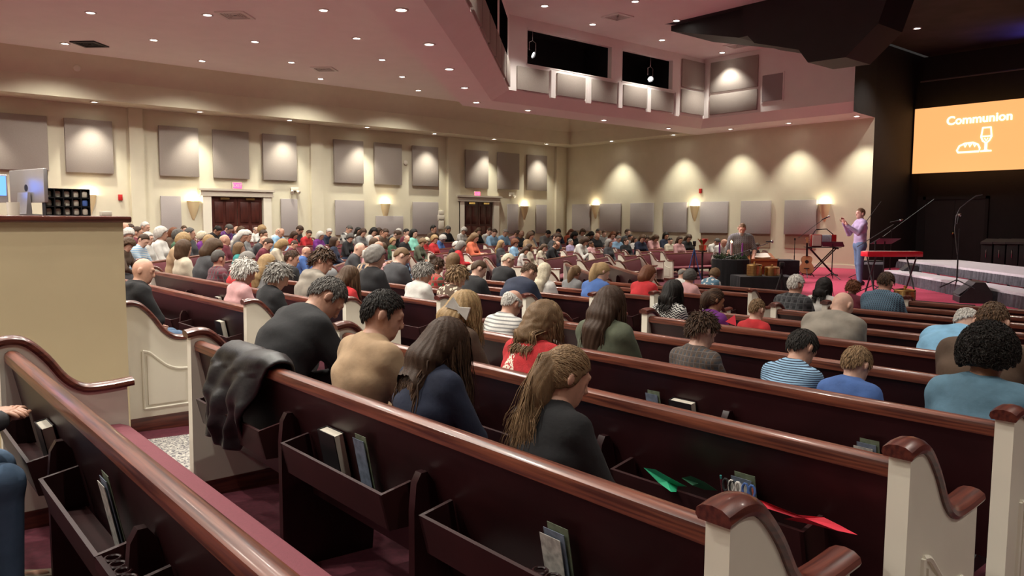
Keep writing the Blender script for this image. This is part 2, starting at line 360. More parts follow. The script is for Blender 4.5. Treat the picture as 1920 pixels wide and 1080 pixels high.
wall_panel('F', 14.9, 16.8, 5.35, 6.04, 'wide lower fabric panel under a bright spot on the front bulkhead', None, PANELU); wall_panel('F', 14.9, 16.8, 6.12, 7.18, 'wide upper fabric panel under a bright spot on the front bulkhead', None, PANELU)
for k in range(8):
    wall_panel('D', .25 + k * 1.35, 1.45 + k * 1.35, 5.3, 5.96, '%s fabric panel on the slanting bulkhead counted from its corner' % ORD[k], 'slanting bulkhead panels', PANELU)
g = empty('wall_speaker_grille', (XF2, 14.35, 6.0), 0, 'flat square speaker grille flush in the front bulkhead', 'grille')
mobj('frame', MB().box(-.03, 0, -.42, .42, -.47, .5), CEIL, g); mobj('grille', MB().box(-.045, -.03, -.37, .37, -.42, .45), mat('grille_grey', srgb((160, 148, 148)), .8, noise=.2, scale=300), g)
# window bars between the bulkhead panels
for x in (16.12, 17.65, 19.1, 20.53, 22.05):
    struct(mobj('trim_30', MB().box(x - .09, x + .09, YL2 - .07, YL2, 5.2, 6.0), CEIL))
# ------------------------------------------------------------------ lights
LENS = mat('lamp_lens', (1, .93, .8), .5, emit=16, ecol=(1, .93, .82))
RINGM = mat('lamp_trim', (.75, .72, .68), .5)
_lr = MB().lathe([(.085, 0), (.125, 0), (.128, -.012), (.09, -.018), (.085, 0)], 24).mesh('trim_ring', True)
_ll = MB().lathe([(.001, -.004), (.088, -.004), (.088, .03), (.001, .03)], 24).mesh('lens', True)
def downlight(x, y, z, power, cone, label, group, aim=None, blend=.6, col=WARM, wash=False):
    e = empty('recessed_light', (x, y, z - .003), 0, label, 'ceiling light', group)
    obj('trim_ring', _lr, RINGM, e); obj('lens', _ll, LENS, e)
    l = bpy.data.lights.new('downlight_beam', 'SPOT'); l.energy = power; l.color = col; l.spot_size = math.radians(cone); l.spot_blend = blend; l.shadow_soft_size = .07
    o = bpy.data.objects.new('downlight_beam', l); COL.objects.link(o); o.location = (x, y, z - .05)
    if aim is not None: o.rotation_euler = (Vector(aim) - Vector((x, y, z))).to_track_quat('-Z', 'Y').to_euler()
    return e
# wall washers in the soffits
for i in range(-3, 7):
    x = 5.6 + 3.0 * i
    downlight(x, 25.33, ZS, SPOT_WASH * 1.35, 82, '%s recessed light from the far corner in the left wall soffit' % ORD[6 - i], 'left soffit lights', (x, 25.45, 0), .75, WASHC)
for k, y in enumerate((22.53, 19.29, 16.69, 14.37, 12.0)):
    downlight(24.75, y, ZS, SPOT_WASH * 1.35, 84, '%s recessed light from the left wall in the front wall soffit' % ORD[k], 'front soffit lights', (24.87, y, 0), .75, WASHC)
# bulkhead ring lights
for k in range(9):
    x = 13.9 - 1.73 * k; downlight(x, x + 4.0, ZS, SPOT_DOWN, 130, '%s recessed light from the corner in the slanting bulkhead soffit' % ORD[k], 'bulkhead lights')
for x in (16.06, 19.48, 22.93):
    downlight(x, 18.1, ZS, SPOT_DOWN, 110, 'recessed downlight in the straight bulkhead soffit', 'bulkhead lights over the side pews')
# outer ceiling grid, rows parallel to the slanting bulkhead
for d, x0, n in ((7.75, 15.4, 12), (11.6, 11.8, 10), (15.15, 7.95, 8), (18.75, 4.5, 6)):
    for k in range(n):
        x = x0 - 1.83 * k; y = x + d
        if y < 23.9 and x > XMIN + .5: downlight(x, y, ZC, SPOT_DOWN, 140, 'recessed downlight in the low flat ceiling over the side pews', 'low ceiling lights')
# raised ceiling
for x, y in [(14.6, 15.8), (17, 16.3), (20.1, 16.2), (18.5, 14.4), (16.1, 13.9), (23.1, 16.0)]:
    downlight(x, y, ZT, SPOT_DOWN, 100, 'recessed downlight in the raised ceiling beside the catwalk openings', 'raised ceiling lights')
for x in (12.5, 8.5, 4.5, .5, -3.5):
    for y in (9.5, 5., .5, -4):
        if y < x + D2 - .6: downlight(x, y, ZT, SPOT_DOWN * .9, 110, 'recessed downlight in the raised ceiling over the centre pews', 'raised centre ceiling lights')
for x, y in [(21.2, 11.3), (24.6, 10.2), (21.2, 9.3)]:
    downlight(x, y, ZT, SPOT_DOWN, 100, 'recessed downlight in the dark ceiling above the stage', 'stage ceiling lights')
# ceiling vents
def vent(x, y, z, rz, label, dark=False):
    e = empty('ceiling_vent', (x, y, z), rz, label, 'vent')
    mobj('frame', MB().box(-.33, .33, -.33, -.25, -.03, 0).box(-.33, .33, .25, .33, -.03, 0).box(-.33, -.25, -.25, .25, -.03, 0).box(.25, .33, -.25, .25, -.03, 0), RINGM if not dark else BLKM, e)
    for k in range(4):
        s = .22 - .05 * k
        mobj('louver', MB().box(-s, s, -s, -s + .02, -.02, 0).box(-s, s, s - .02, s, -.02, 0).box(-s, -s + .02, -s, s, -.02, 0).box(s - .02, s, -s, s, -.02, 0), RINGM if not dark else BLKM, e)
    mobj('duct', MB().box(-.25, .25, -.25, .25, -.004, -.001), mat('vent_dark', (.03, .028, .026), .9), e)
p = atz(441, 28, ZC); vent(p[0], p[1], ZC, .78, 'square louvred vent beside a downlight in the low ceiling')
p = atz(608, 129, ZC); vent(p[0], p[1], ZC, .78, 'small louvred vent near the far end of the low ceiling')
p = atz(168, 82, ZC); vent(p[0], p[1], ZC, .78, 'dark open return vent in the low ceiling', True)
p = atz(1158, 31, ZT); vent(p[0], p[1], ZT, 0, 'square louvred vent in the raised ceiling'); p = atz(1382, 85, ZT); vent(p[0], p[1], ZT, 0, 'square vent in the raised ceiling near the stage')
# smoke detectors
for x, y, lab in ((144, 128, 'round white detector on the sloped cove'), (760, 305, 'round white detector on the left wall between panels')):
    P = atY(x, y, YA - .02) if y > 200 else atY(x, y, YS - .3)
    tag(mobj('smoke_detector', MB().lathe([(.001, 0), (.09, 0), (.085, .04), (.05, .055), (.001, .055)], 20).xf(Matrix.Translation(P) @ Matrix.Rotation(math.pi / 2, 4, 'X')), WHITE), lab, 'detector')
# ------------------------------------------------------------------ double doors
def double_door(n, xa, xb, ztop):
    z0 = fz((xa + xb) / 2, YA); w = xb - xa; Y = YA
    d = struct(mobj('door_%d' % n, MB().box(xa - .3, xa - .02, Y - .14, Y, z0, ztop + .05).box(xb + .02, xb + .3, Y - .14, Y, z0, ztop + .05), WHITE))
    mobj('entablature', MB().box(xa - .36, xb + .36, Y - .15, Y, ztop + .05, ztop + .2).box(xa - .42, xb + .42, Y - .2, Y, ztop + .2, ztop + .27).box(xa - .38, xb + .38, Y - .17, Y, ztop + .02, ztop + .07), mat('door_trim', srgb((190, 180, 166)), .6, noise=.03, scale=5), d)
    for s in (0, 1):
        a = xa + s * w / 2 + .01; b = a + w / 2 - .02
        lf = mobj('door_leaf', MB().box(a, b, Y - .05, Y - .004, z0 + .01, ztop), DOORW, d)
        for r0, r1 in ((.62, .93), (.30, .58), (.05, .26)):
            for c in (0, 1):
                xx = a + .09 + c * (b - a - .1) / 2; x2 = xx + (b - a) / 2 - .14; h = ztop - z0
                mobj('raised_panel', MB().bbox(xx, x2, Y - .072, Y - .045, z0 + r0 * h, z0 + r1 * h, .018), DOORW, lf)
        mobj('push_bar', MB().tube([(a + .08, Y - .11, z0 + 1.0), (b - .08, Y - .11, z0 + 1.0)], .022), BRASS, lf)
        mobj('pull', MB().tube([((b if s == 0 else a) + (-.05 if s == 0 else .05), Y - .1, z0 + .95), ((b if s == 0 else a) + (-.05 if s == 0 else .05), Y - .1, z0 + 1.25)], .02), BRASS, lf)
        mobj('closer', MB().box((a + b) / 2 - .15, (a + b) / 2 + .15, Y - .13, Y - .05, ztop - .09, ztop - .02), BRASS, lf)
d1a, d1b = atY(395, 380, YA)[0], atY(490, 380, YA)[0]; double_door(1, d1a, d1b, 2.30)
d2a, d2b = atY(868, 385, YA)[0], atY(922, 385, YA)[0]; double_door(2, d2a, d2b, 2.34)
EXIT = mat('exit_red', (.9, .05, .16), .5, emit=1.6, ecol=(1, .06, .2))
def text_mesh(body, size, depth=.004):
    c = bpy.data.curves.new('txt', 'FONT'); c.body = body; c.size = size; c.align_x = 'CENTER'; c.align_y = 'CENTER'; c.extrude = depth
    o = bpy.data.objects.new('txt', c); COL.objects.link(o); dg_ = bpy.context.evaluated_depsgraph_get()
    me = bpy.data.meshes.new_from_object(o.evaluated_get(dg_)); bpy.data.objects.remove(o); return me
for px_, py_, lab in ((445, 348, 'red lit exit sign above the panelled double doors near the booth'), (895, 364, 'small red lit exit sign above the far double doors')):
    P = atY(px_, py_, YA - .08)
    e = empty('exit_sign', P, 0, lab, 'sign'); mobj('housing', MB().bbox(-.16, .16, .0, .07, -.11, .11, .01), WHITE, e)
    mobj('face', MB().box(-.145, .145, -.012, 0, -.095, .095), EXIT, e); obj('lettering', text_mesh('EXIT', .15), WHITE, e, (0, -.014, 0), (math.pi / 2, 0, 0))
# wall sconces: half-cone uplights
SCM = mat('sconce_glass', (.9, .8, .6), .4, emit=2.2, ecol=(1, .85, .6))
def sconce(P, nrm, lab):
    e = empty('wall_sconce', P, math.atan2(nrm[1], nrm[0]), lab, 'wall lamp', 'wall sconces')
    mb = MB(); n = 12
    for i, (r, z) in enumerate([(.03, -.5), (.10, -.32), (.16, -.12), (.20, .1)]):
        mb.v += [(r * math.cos(a), r * math.sin(a), z) for a in np.linspace(-math.pi / 2, math.pi / 2, n)]
    mb.f += [(i * n + k, i * n + k + 1, (i + 1) * n + k + 1, (i + 1) * n + k) for i in range(3) for k in range(n - 1)]
    mobj('shade', mb, mat('sconce_shade', srgb((226, 205, 160)), .6), e, smooth=True)
    mobj('bulb', MB().lathe([(.001, -.02), (.05, 0), (.05, .06), (.001, .09)], 12, (.08, 0, .02)), SCM, e)
    l = bpy.data.lights.new('sconce_glow', 'POINT'); l.energy = SCONCE; l.color = (1, .87, .62); l.shadow_soft_size = .06
    o = bpy.data.objects.new('sconce_glow', l); COL.objects.link(o); o.location = (P[0] + nrm[0] * .14, P[1] + nrm[1] * .14, P[2] + .14)
for k, (px_, py_, wl) in enumerate([(362, 383, 'A'), (722, 387, 'A'), (983, 391, 'A'), (1117, 389, 'B'), (1303, 391, 'B'), (1547, 388, 'B'), (167, 372, 'A')]):
    if wl == 'A': sconce(tuple(atY(px_, py_, YA)), (0, -1), '%s cream half-cone sconce along the left wall from the near doors' % ORD[k % 6])
    else: sconce(tuple(atX(px_, py_, XB)), (-1, 0), '%s cream half-cone sconce on the front wall from the corner' % ORD[k - 3])
# emergency lights and small wall devices
def eml(P, lab):
    e = empty('emergency_light', P, 0, lab, 'lamp'); mobj('box', MB().bbox(-.14, .14, 0, .08, -.05, .07, .01), WHITE, e)
    for s in (-1, 1): mobj('lamp_head', MB().tube([(s * .1, .03, -.06), (s * .13, -.06, -.12)], [.045, .06], 12), WHITE, e)
eml(atY(553, 355, YA - .1), 'twin-head emergency light on the left wall by a pilaster'); eml(atY(960, 364, YA - .1), 'twin-head emergency light on the left wall near the far doors')
tag(mobj('fire_alarm', MB().bbox(-.06, .06, 0, .05, -.09, .09, .01).xf(Matrix.Translation(atY(226, 370, YA - .06))), mat('alarm_red', (.5, .02, .02), .4)), 'red fire alarm box on the left wall', 'alarm')
tag(mobj('fire_alarm', MB().bbox(-.05, 0, -.06, .06, -.09, .09, .01).xf(Matrix.Translation(atX(1314, 358, XB))), mat('alarm_red', (.5, .02, .02), .4)), 'red fire alarm box on the front wall', 'alarm')
e = empty('wall_phone', tuple(atY(826, 412, YA - .06)), 0, 'white wall phone with stacked boxes beside the far doors', 'phone')
for k, (w, h, z) in enumerate([(.12, .1, .28), (.16, .12, .08), (.13, .2, -.18)]): mobj('box', MB().bbox(-w, w, -.06, .06, z - h, z + h, .012), WHITE, e)
# ------------------------------------------------------------------ hanging black baffles over the stage front
def baffle(out, x0, x1, lab):
    tag(mobj('ceiling_baffle', MB().prism(out, 0, x0, x1), mat('baffle_black', (.016, .014, .015), .6, noise=.3, scale=2), smooth=None), lab, 'baffle')
baffle([(14.9, 7.36), (14.9, 7.2), (12.55, 6.6), (12.1, 6.62), (11.7, 7.36)], 18.9, 21.0, 'angular black baffle hanging from the raised ceiling before the stage')
baffle([(12.3, 7.36), (12.2, 6.64), (11.88, 6.3), (10.6, 5.92), (10.33, 5.56), (9.36, 5.54), (8.6, 6.2), (8.2, 7.36)], 18.6, 19.9, 'stepped black speaker baffle hanging lower beside the stage opening')
tag(mobj('lighting_pipe', MB().tube([(28.7, 11.7, 6.45), (28.7, -6, 6.45)], .03), mat('pipe_grey', (.12, .12, .12), .5)), 'long thin lighting pipe across the black stage wall', 'pipe')
# stage lamps inside the catwalk openings, aimed at the platform
def stage_lamp(x, y, z, aim, power, col, lab, size=34):
    e = empty('stage_lamp', (x, y, z), 0, lab, 'stage light')
    q = (Vector(aim) - Vector((x, y, z))).to_track_quat('-Z', 'Y').to_matrix().to_4x4()
    mobj('housing', MB().lathe([(.06, .28), (.10, .24), (.10, 0), (.115, -.02), (.115, -.05), (.10, -.05), (.09, 0)], 16).xf(q), BLKM, e)
    mobj('lens', MB().lathe([(.001, -.01), (.08, -.01), (.08, -.005), (.001, -.005)], 16).xf(q), mat('stage_lens', (1, .95, .9), .3, emit=8, ecol=(1, .95, .95)), e)
    mobj('yoke', MB().tube([(.13, 0, .1), (.13, 0, .34), (0, 0, .4), (-.13, 0, .34), (-.13, 0, .1)], .012).tube([(0, 0, .4), (0, 0, .75)], .015), CHROME, e)
    l = bpy.data.lights.new('stage_beam', 'SPOT'); l.energy = power; l.color = col; l.spot_size = math.radians(size); l.spot_blend = .7; l.shadow_soft_size = .08
    o = bpy.data.objects.new('stage_beam', l); COL.objects.link(o); d = (Vector(aim) - Vector((x, y, z))).normalized(); o.location = Vector((x, y, z)) + d * .12
    o.rotation_euler = d.to_track_quat('-Z', 'Y').to_euler()
stage_lamp(15.6, YL2 + .3, 6.45, (20, 6.5, 0), STAGE_SPOT * 1.2, (1, .80, .84), 'small bright stage lamp in the first catwalk opening', 44)
stage_lamp(21.0, YL2 + .3, 6.4, (17.4, 10.2, .8), STAGE_SPOT * .8, (1, .82, .86), 'stage lamp with a dangling cable in the second catwalk opening', 40)
stage_lamp(*dg(2.0, 6.5, -.3), (18.6, 8.6, .9), STAGE_SPOT * 1.2, (1, .85, .85), 'stage lamp glowing in the slanting catwalk opening', 30)
stage_lamp(*dg(5.0, 6.5, -.3), (19.5, 6, .2), STAGE_SPOT * 1.2, (1, .80, .84), 'second stage lamp in the slanting catwalk opening', 40)
stage_lamp(27.9, 7.6, 6.55, (27.6, 7.9, 7.35), 60, (.12, .10, 1), 'blue stage uplight by the black back wall', 120)
# ================================================================== PEWS
# local frame: +x the way people face, y along the pew, rail at x = 0
RAILH, SEATZ = .92, .47
def cubic(pts, n):
    out = []
    P = [np.array(p, float) for p in pts]; P = [2 * P[0] - P[1]] + P + [2 * P[-1] - P[-2]]
    for i in range(1, len(P) - 2):
        for k in range(n):
            t = k / n; out.append(.5 * ((2 * P[i]) + (-P[i - 1] + P[i + 1]) * t + (2 * P[i - 1] - 5 * P[i] + 4 * P[i + 1] - P[i + 2]) * t * t + (-P[i - 1] + 3 * P[i] - 3 * P[i + 1] + P[i + 2]) * t ** 3))
    return out + [P[-2]]
CAPC = [(-.07, .945), (.0, .955), (.06, .935), (.14, .85), (.22, .735), (.31, .672), (.42, .665), (.56, .675)]
capline = [tuple(p) for p in cubic(CAPC, 4)]
_cache = {}
def cached(key, fn):
    if key not in _cache: _cache[key] = fn()
    return _cache[key]
def smo(mb, name):
    me = mb.mesh(name)
    for p in me.polygons: p.use_smooth = True
    me.set_sharp_from_angle(angle=SM); return me
def end_meshes():
    T = .065
    body = MB().prism([(-.06, -.08)] + [(x, z - .006) for x, z in capline if -.06 <= x <= .535] + [(.535, -.08)], 1, -T / 2, T / 2)
    sec = [(-.042, -.004), (-.048, .008), (-.044, .024), (-.026, .036), (0, .040), (.026, .036), (.044, .024), (.048, .008), (.042, -.004)]
    cap = MB().sweep([(x, 0, z) for x, z in capline], sec, up=(0, 0, 1))
    def frame(sgn):
        # moulding: raised frame with a swept top that follows the arm
        y = sgn * (T / 2 + .002); top = [(.07, .60), (.12, .585), (.18, .53), (.25, .47), (.33, .44), (.41, .435)]
        loop = [(x, y, z) for x, z in cubic(top, 3)]; loop = [(p[0], p[1], p[2]) for p in loop] + [(.41, y, .15), (.07, y, .15), (.07, y, .60)]
        mb = MB()
        for a, b in zip(loop[:-1], loop[1:]): mb.tube([a, b], .011, 6)
        mb.prism([(.10, .18), (.10, .56), (.16, .52), (.22, .455), (.30, .41), (.38, .40), (.38, .18)], 1, y - .008, y + .008)
        return mb
    base = MB().box(-.068, .545, -T / 2 - .008, T / 2 + .008, -.08, .085)
    return smo(body, 'pew_end'), smo(cap, 'cap'), smo(frame(1), 'moulding'), smo(frame(-1), 'moulding'), smo(base, 'base_trim')
EM = end_meshes()
RAILSEC = [(-.030, -.030), (-.034, -.005), (-.030, .014), (-.016, .024), (.0, .026), (.016, .024), (.030, .014), (.034, -.005), (.030, -.030)]
PEWBLACK = mat('rack_maroon_wood', (.034, .0065, .007), .5, noise=.3, scale=6)  # dark maroon wood of the book racks
def pew_parts(L, racks):
    h = L / 2 - .033; d = {}
    d['top_rail'] = smo(MB().sweep([(0, -h, RAILH - .026), (0, h, RAILH - .026)], RAILSEC), 'top_rail')
    d['backrest'] = smo(MB().prism([(-.016, RAILH - .03), (.012, RAILH - .03), (.125, .33), (.095, .33)], 1, -h, h), 'backrest')
    d['back_pad'] = smo(MB().prism([(.014, .875), (.03, .88), (.045, .86), (.125, .50), (.12, .47), (.10, .46)], 1, -h + .01, h - .01), 'back_pad')
    d['seat'] = smo(MB().prism([(.09, .36), (.50, .385), (.515, .40), (.515, .415), (.09, .40)], 1, -h, h), 'seat')
    d['seat_cushion'] = smo(MB().prism([(.10, .40), (.10, .455), (.16, .468), (.35, .475), (.48, .468), (.525, .45), (.535, .425), (.52, .405)], 1, -h + .005, h - .005), 'seat_cushion')
    w = (L - .3) / racks
    d['rack'] = smo(MB().prism([(.04, .49), (-.075, .495), (-.11, .635), (-.097, .637), (-.064, .508), (.04, .502)], 1, -w / 2 + .12, w / 2 - .12)
                    .prism([(.05, .50), (-.075, .495), (-.11, .635), (.02, .66)], 1, -w / 2 + .12, -w / 2 + .135).prism([(.05, .50), (-.075, .495), (-.11, .635), (.02, .66)], 1, w / 2 - .135, w / 2 - .12), 'book_rack')
    d['support'] = smo(MB().prism([(-.06, -.08), (-.06, .60), (-.05, .70), (-.03, .735), (-.005, .735), (.02, .70), (.10, .34), (.44, .37), (.40, -.08)], 1, -.018, .018), 'support')
    return d
PEWS = []
def pew(cx, cy, ang, L, label, group, near, z=None, racks=3):
    """cx,cy = middle of the rail, ang = facing direction"""
    z = fz(cx, cy) if z is None else z; L = round(L, 2)
    e = empty('pew', (cx, cy, z), ang, label, 'pew', group)
    d = cached(('pew', L, racks), lambda: pew_parts(L, racks))
    obj('top_rail', d['top_rail'], WOODC, e); obj('backrest', d['backrest'], WOODD, e); obj('back_pad', d['back_pad'], BURGP, e)
    s = obj('seat', d['seat'], WOODD, e); obj('seat_cushion', d['seat_cushion'], BURG, s)
    for sg in (-1, 1):
        en = obj('pew_end', EM[0], WHITE, e, (0, sg * L / 2, 0)); obj('cap', EM[1], WOODX, en)
        obj('moulding', EM[2] if sg > 0 else EM[3], WHITE, en); obj('base_trim', EM[4], WOODX, en)
    w = (L - .3) / racks
    for k in range(racks):
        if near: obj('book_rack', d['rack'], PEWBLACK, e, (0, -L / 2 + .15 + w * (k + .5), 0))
        if k: obj('support', d['support'], WOODD, e, (0, -L / 2 + .15 + w * k, 0))
    PEWS.append(dict(c=np.array([cx, cy]), a=ang, L=L, z=z, used=[], e=e, near=near)); return PEWS[-1]
ROWX = [-.38, .58, 1.50, 2.44, 3.36, 4.40, 5.54, 6.60, 7.72, 8.85, 9.95, 11.1]
S1 = []; S2 = []
for i, x in enumerate(ROWX):
    lab = ('pew with a bare burgundy seat opposite the sound booth, behind the draped coat' if i == 1 else
           'long maroon-backed pew with black puffer coat over its rail' if i == 2 else 'long maroon-backed pew with paper shapes in its rack' if i == 3 else
           '%s maroon-backed pew row from the stage in the block across from the booth' % ORD[len(ROWX) - 1 - i])
    S1.append(pew(x, 2.77, 0, 3.58, lab, 'pew block across from the booth' if i not in (1, 2, 3) else None, True))
for i, x in enumerate(ROWX[2:]):
    x += .08; yl = 5.4 + (22 - x) * math.tan(math.radians(25.5)) - 1.9; y0 = 6.32
    S2.append(pew(x, (y0 + yl) / 2, 0, yl - y0, '%s pew row counted from the sound booth in the booth-side block' % ORD[i] if i else 'pew with white scrolled end standing against the sound booth', 'booth-side pew block' if i else None, True, racks=4))
FAN = [pew(23.65, 15.35, -math.pi / 2, 2.9, 'short burgundy pew against the front wall near the wreath table', None, False)]
FAN[0]['e']['group'] = 'front wall pew'
for nm, a1, a0, r0, n in (('first', 154.5, 133.0, 10.7, 13), ('second', 128.8, 111.8, 10.5, 15), ('third', 107.8, 97.6, 11.5, 9), ('fourth', 94.0, 72.0, 11.3, 7)):
    am = math.radians((a0 + a1) / 2); hw = math.radians((a1 - a0) / 2)
    u = np.array([math.cos(am), math.sin(am)]); v = np.array([-u[1], u[0]])
    for j in range(n):
        r = r0 + 1.02 * j; c = np.array([SX, SY]) + u * r; hl = r * math.tan(hw)
        ok0, ok1 = -hl, hl
        while ok0 < ok1 and ((c + v * ok0)[1] > 25.0 or (c + v * ok0)[0] > 24.9 or (c + v * ok0 + u * .2)[1] > 25.0): ok0 += .1
        while ok1 > ok0 and ((c + v * ok1)[1] > 25.0 or (c + v * ok1)[0] > 24.9 or (c + v * ok1 + u * .2)[1] > 25.0): ok1 -= .1
        if ok1 - ok0 < 1.3: continue
        m = c + v * (ok0 + ok1) / 2
        FAN.append(pew(m[0], m[1], am + math.pi, ok1 - ok0, 'burgundy-padded pew, %s row from the stage in the %s fanned block' % (ORD[j], nm), '%s fanned block' % nm, False, racks=3))
# ================================================================== PEOPLE
# bodies are grown as one smooth implicit surface (round cones + ellipsoids) and meshed with surface nets
def V3(*a): return np.array(a, float)
def nrm(v): return v / (np.linalg.norm(v) + 1e-9)
class Field:
    def __init__(s, xs, ys, zs): s.ax = (np.array(xs), np.array(ys), np.array(zs)); s.D = np.full((len(xs), len(ys), len(zs)), .5)
    def sub(s, lo, hi):
        sl = []
        for a, l, h in zip(s.ax, lo, hi):
            i0 = max(np.searchsorted(a, l) - 1, 0); i1 = min(np.searchsorted(a, h) + 1, len(a)); sl.append(slice(i0, max(i1, i0 + 1)))
        sl = tuple(sl); X, Y, Z = np.meshgrid(*(a[q] for a, q in zip(s.ax, sl)), indexing='ij', sparse=True); return sl, X, Y, Z
    def blend(s, sl, d, k):
        D = s.D[sl]; h = np.clip(.5 + .5 * (D - d) / k, 0, 1); s.D[sl] = D * (1 - h) + d * h - k * h * (1 - h)
    def cone(s, a, b, ra, rb, k=.03, sq=1., e=0.):
        ra += e; rb += e; m = max(ra, rb) * max(sq, 1) + .08
        sl, X, Y, Z = s.sub(np.minimum(a, b) - m, np.maximum(a, b) + m); ba = (b - a) / V3(1, sq, 1); bb = ba @ ba + 1e-9
        px, py, pz = X - a[0], (Y - a[1]) / sq, Z - a[2]
        t = np.clip((px * ba[0] + py * ba[1] + pz * ba[2]) / bb, 0, 1)
        s.blend(sl, np.sqrt((px - ba[0] * t) ** 2 + (py - ba[1] * t) ** 2 + (pz - ba[2] * t) ** 2) - (ra + (rb - ra) * t), k)
    def ell_d(s, c, fr, rad, m=.08):
        R = max(rad) + m; sl, X, Y, Z = s.sub(c - R, c + R); px, py, pz = X - c[0], Y - c[1], Z - c[2]
        q = [px * ax[0] + py * ax[1] + pz * ax[2] for ax in fr]
        k0 = np.sqrt(sum((a / r) ** 2 for a, r in zip(q, rad))); k1 = np.sqrt(sum((a / r ** 2) ** 2 for a, r in zip(q, rad))) + 1e-6
        return sl, k0 * (k0 - 1) / k1, q
    def ell(s, c, fr, rad, k=.02):
        sl, d, q = s.ell_d(c, fr, rad); s.blend(sl, d, k)
    def nets(s):
        D = s.D; neg = D < 0; xs, ys, zs = s.ax
        c = neg[:-1, :-1, :-1].astype(np.int8)
        tot = sum(neg[i:i + D.shape[0] - 1, j:j + D.shape[1] - 1, k:k + D.shape[2] - 1].astype(np.int8) for i in (0, 1) for j in (0, 1) for k in (0, 1))
        act = (tot > 0) & (tot < 8); I = np.argwhere(act)
        if len(I) == 0: return np.zeros((0, 3)), np.zeros((0, 4), int)
        idx = np.full(act.shape, -1, int); idx[act] = np.arange(len(I))
        acc = np.zeros((len(I), 3)); cnt = np.zeros(len(I)); i, j, k = I.T
        P = (xs, ys, zs)
        for ax in range(3):
            o = [q for q in range(3) if q != ax]
            for u in (0, 1):
                for v in (0, 1):
                    off0 = [0, 0, 0]; off0[o[0]] = u; off0[o[1]] = v; off1 = list(off0); off1[ax] = 1
                    d0 = D[i + off0[0], j + off0[1], k + off0[2]]; d1 = D[i + off1[0], j + off1[1], k + off1[2]]
                    cr = (d0 < 0) != (d1 < 0); t = np.where(cr, d0 / (d0 - d1 + 1e-12), 0)
                    pt = [P[q][I[:, q] + off0[q]] for q in range(3)]; a0 = P[ax][I[:, ax]]; a1 = P[ax][I[:, ax] + 1]; pt[ax] = a0 + (a1 - a0) * t
                    acc += np.stack(pt, 1) * cr[:, None]; cnt += cr
        Vt = acc / cnt[:, None]; Fs = []
        for ax in range(3):
            o = [q for q in range(3) if q != ax]; sl0 = [slice(None)] * 3; sl1 = [slice(None)] * 3; sl0[ax] = slice(0, -1); sl1[ax] = slice(1, None)
            n0 = neg[tuple(sl0)]; n1 = neg[tuple(sl1)]; E = np.argwhere(n0 != n1)
            E = E[(E[:, o[0]] > 0) & (E[:, o[1]] > 0) & (E[:, o[0]] < D.shape[o[0]] - 1) & (E[:, o[1]] < D.shape[o[1]] - 1)]
            if len(E) == 0: continue
            q = []
            for u, v in ((0, 0), (1, 0), (1, 1), (0, 1)):
                e = E.copy(); e[:, o[0]] -= u; e[:, o[1]] -= v; q.append(idx[e[:, 0], e[:, 1], e[:, 2]])
            q = np.stack(q, 1); inside = n0[E[:, 0], E[:, 1], E[:, 2]]
            flip = inside if ax != 1 else ~inside
            q[flip] = q[flip][:, ::-1]; Fs.append(q)
        return Vt, np.concatenate(Fs)
def axis(lo, hi, fine, c, f, e=.17):
    a = [lo]
    while a[-1] < hi: a.append(a[-1] + (f if c - e < a[-1] < c + e else fine))
    return a
# ---- pose: joints in the pew frame
def frame_of(bow, yaw, tilt=0):
    w = V3(math.sin(bow), 0, math.cos(bow)); h = V3(math.cos(bow), 0, -math.sin(bow)); s = V3(0, 1, 0)
    h, s = h * math.cos(yaw) + s * math.sin(yaw), s * math.cos(yaw) - h * math.sin(yaw)
    w, s = w * math.cos(tilt) + s * math.sin(tilt), s * math.cos(tilt) - w * math.sin(tilt)
    return h, s, w
def pose_sit(lean=.05, bow=.5, yaw=0, arms='lap', sh=.175, tilt=0, hunch=0):
    J = {}; P = V3(.27, 0, .57); u = V3(math.sin(lean), 0, math.cos(lean)); J['pel'] = P
    J['waist'] = P + u * .15; l2 = lean + hunch; u2 = V3(math.sin(l2), 0, math.cos(l2)); J['chest'] = J['waist'] + u2 * .19; J['nb'] = J['waist'] + u2 * .355; J['u2'] = u2
    h, s, w = frame_of(bow, yaw, tilt); nd = nrm(u2 + w * .8); J['nt'] = J['nb'] + nd * .075; J['hc'] = J['nt'] + w * .085 + h * .012; J['fr'] = (h, s, w)
    for g, n in ((1, 'l'), (-1, 'r')):
        S = J['waist'] + u2 * .30 + V3(0, g * sh, 0); J['sh' + n] = S
        if arms == 'lap': E, Wr, H = S + V3(.10 + .1 * math.sin(l2), g * .05, -.27), V3(.53, g * .06, .665), nrm(V3(.5, -g * .8, -.1))
        elif arms == 'knees': E, Wr, H = V3(.60, g * .17, .66), V3(.70, g * .05, .80), nrm(V3(.5, -g * .6, .3))
        elif arms == 'book': E, Wr, H = S + V3(.12, g * .06, -.25), V3(.58, g * .10, .78), nrm(V3(.8, -g * .3, .3))
        elif arms == 'clasp': E, Wr, H = S + V3(.12, g * .06, -.26), V3(.60, g * .055, .74), nrm(V3(.55, -g * .75, .25))
        J['el' + n], J['wr' + n], J['hd' + n] = E, Wr, H
        J['hip' + n] = V3(.30, g * .095, .55); J['kn' + n] = V3(.70, g * .12, .535); J['an' + n] = V3(.70, g * .12, .09)
    return J
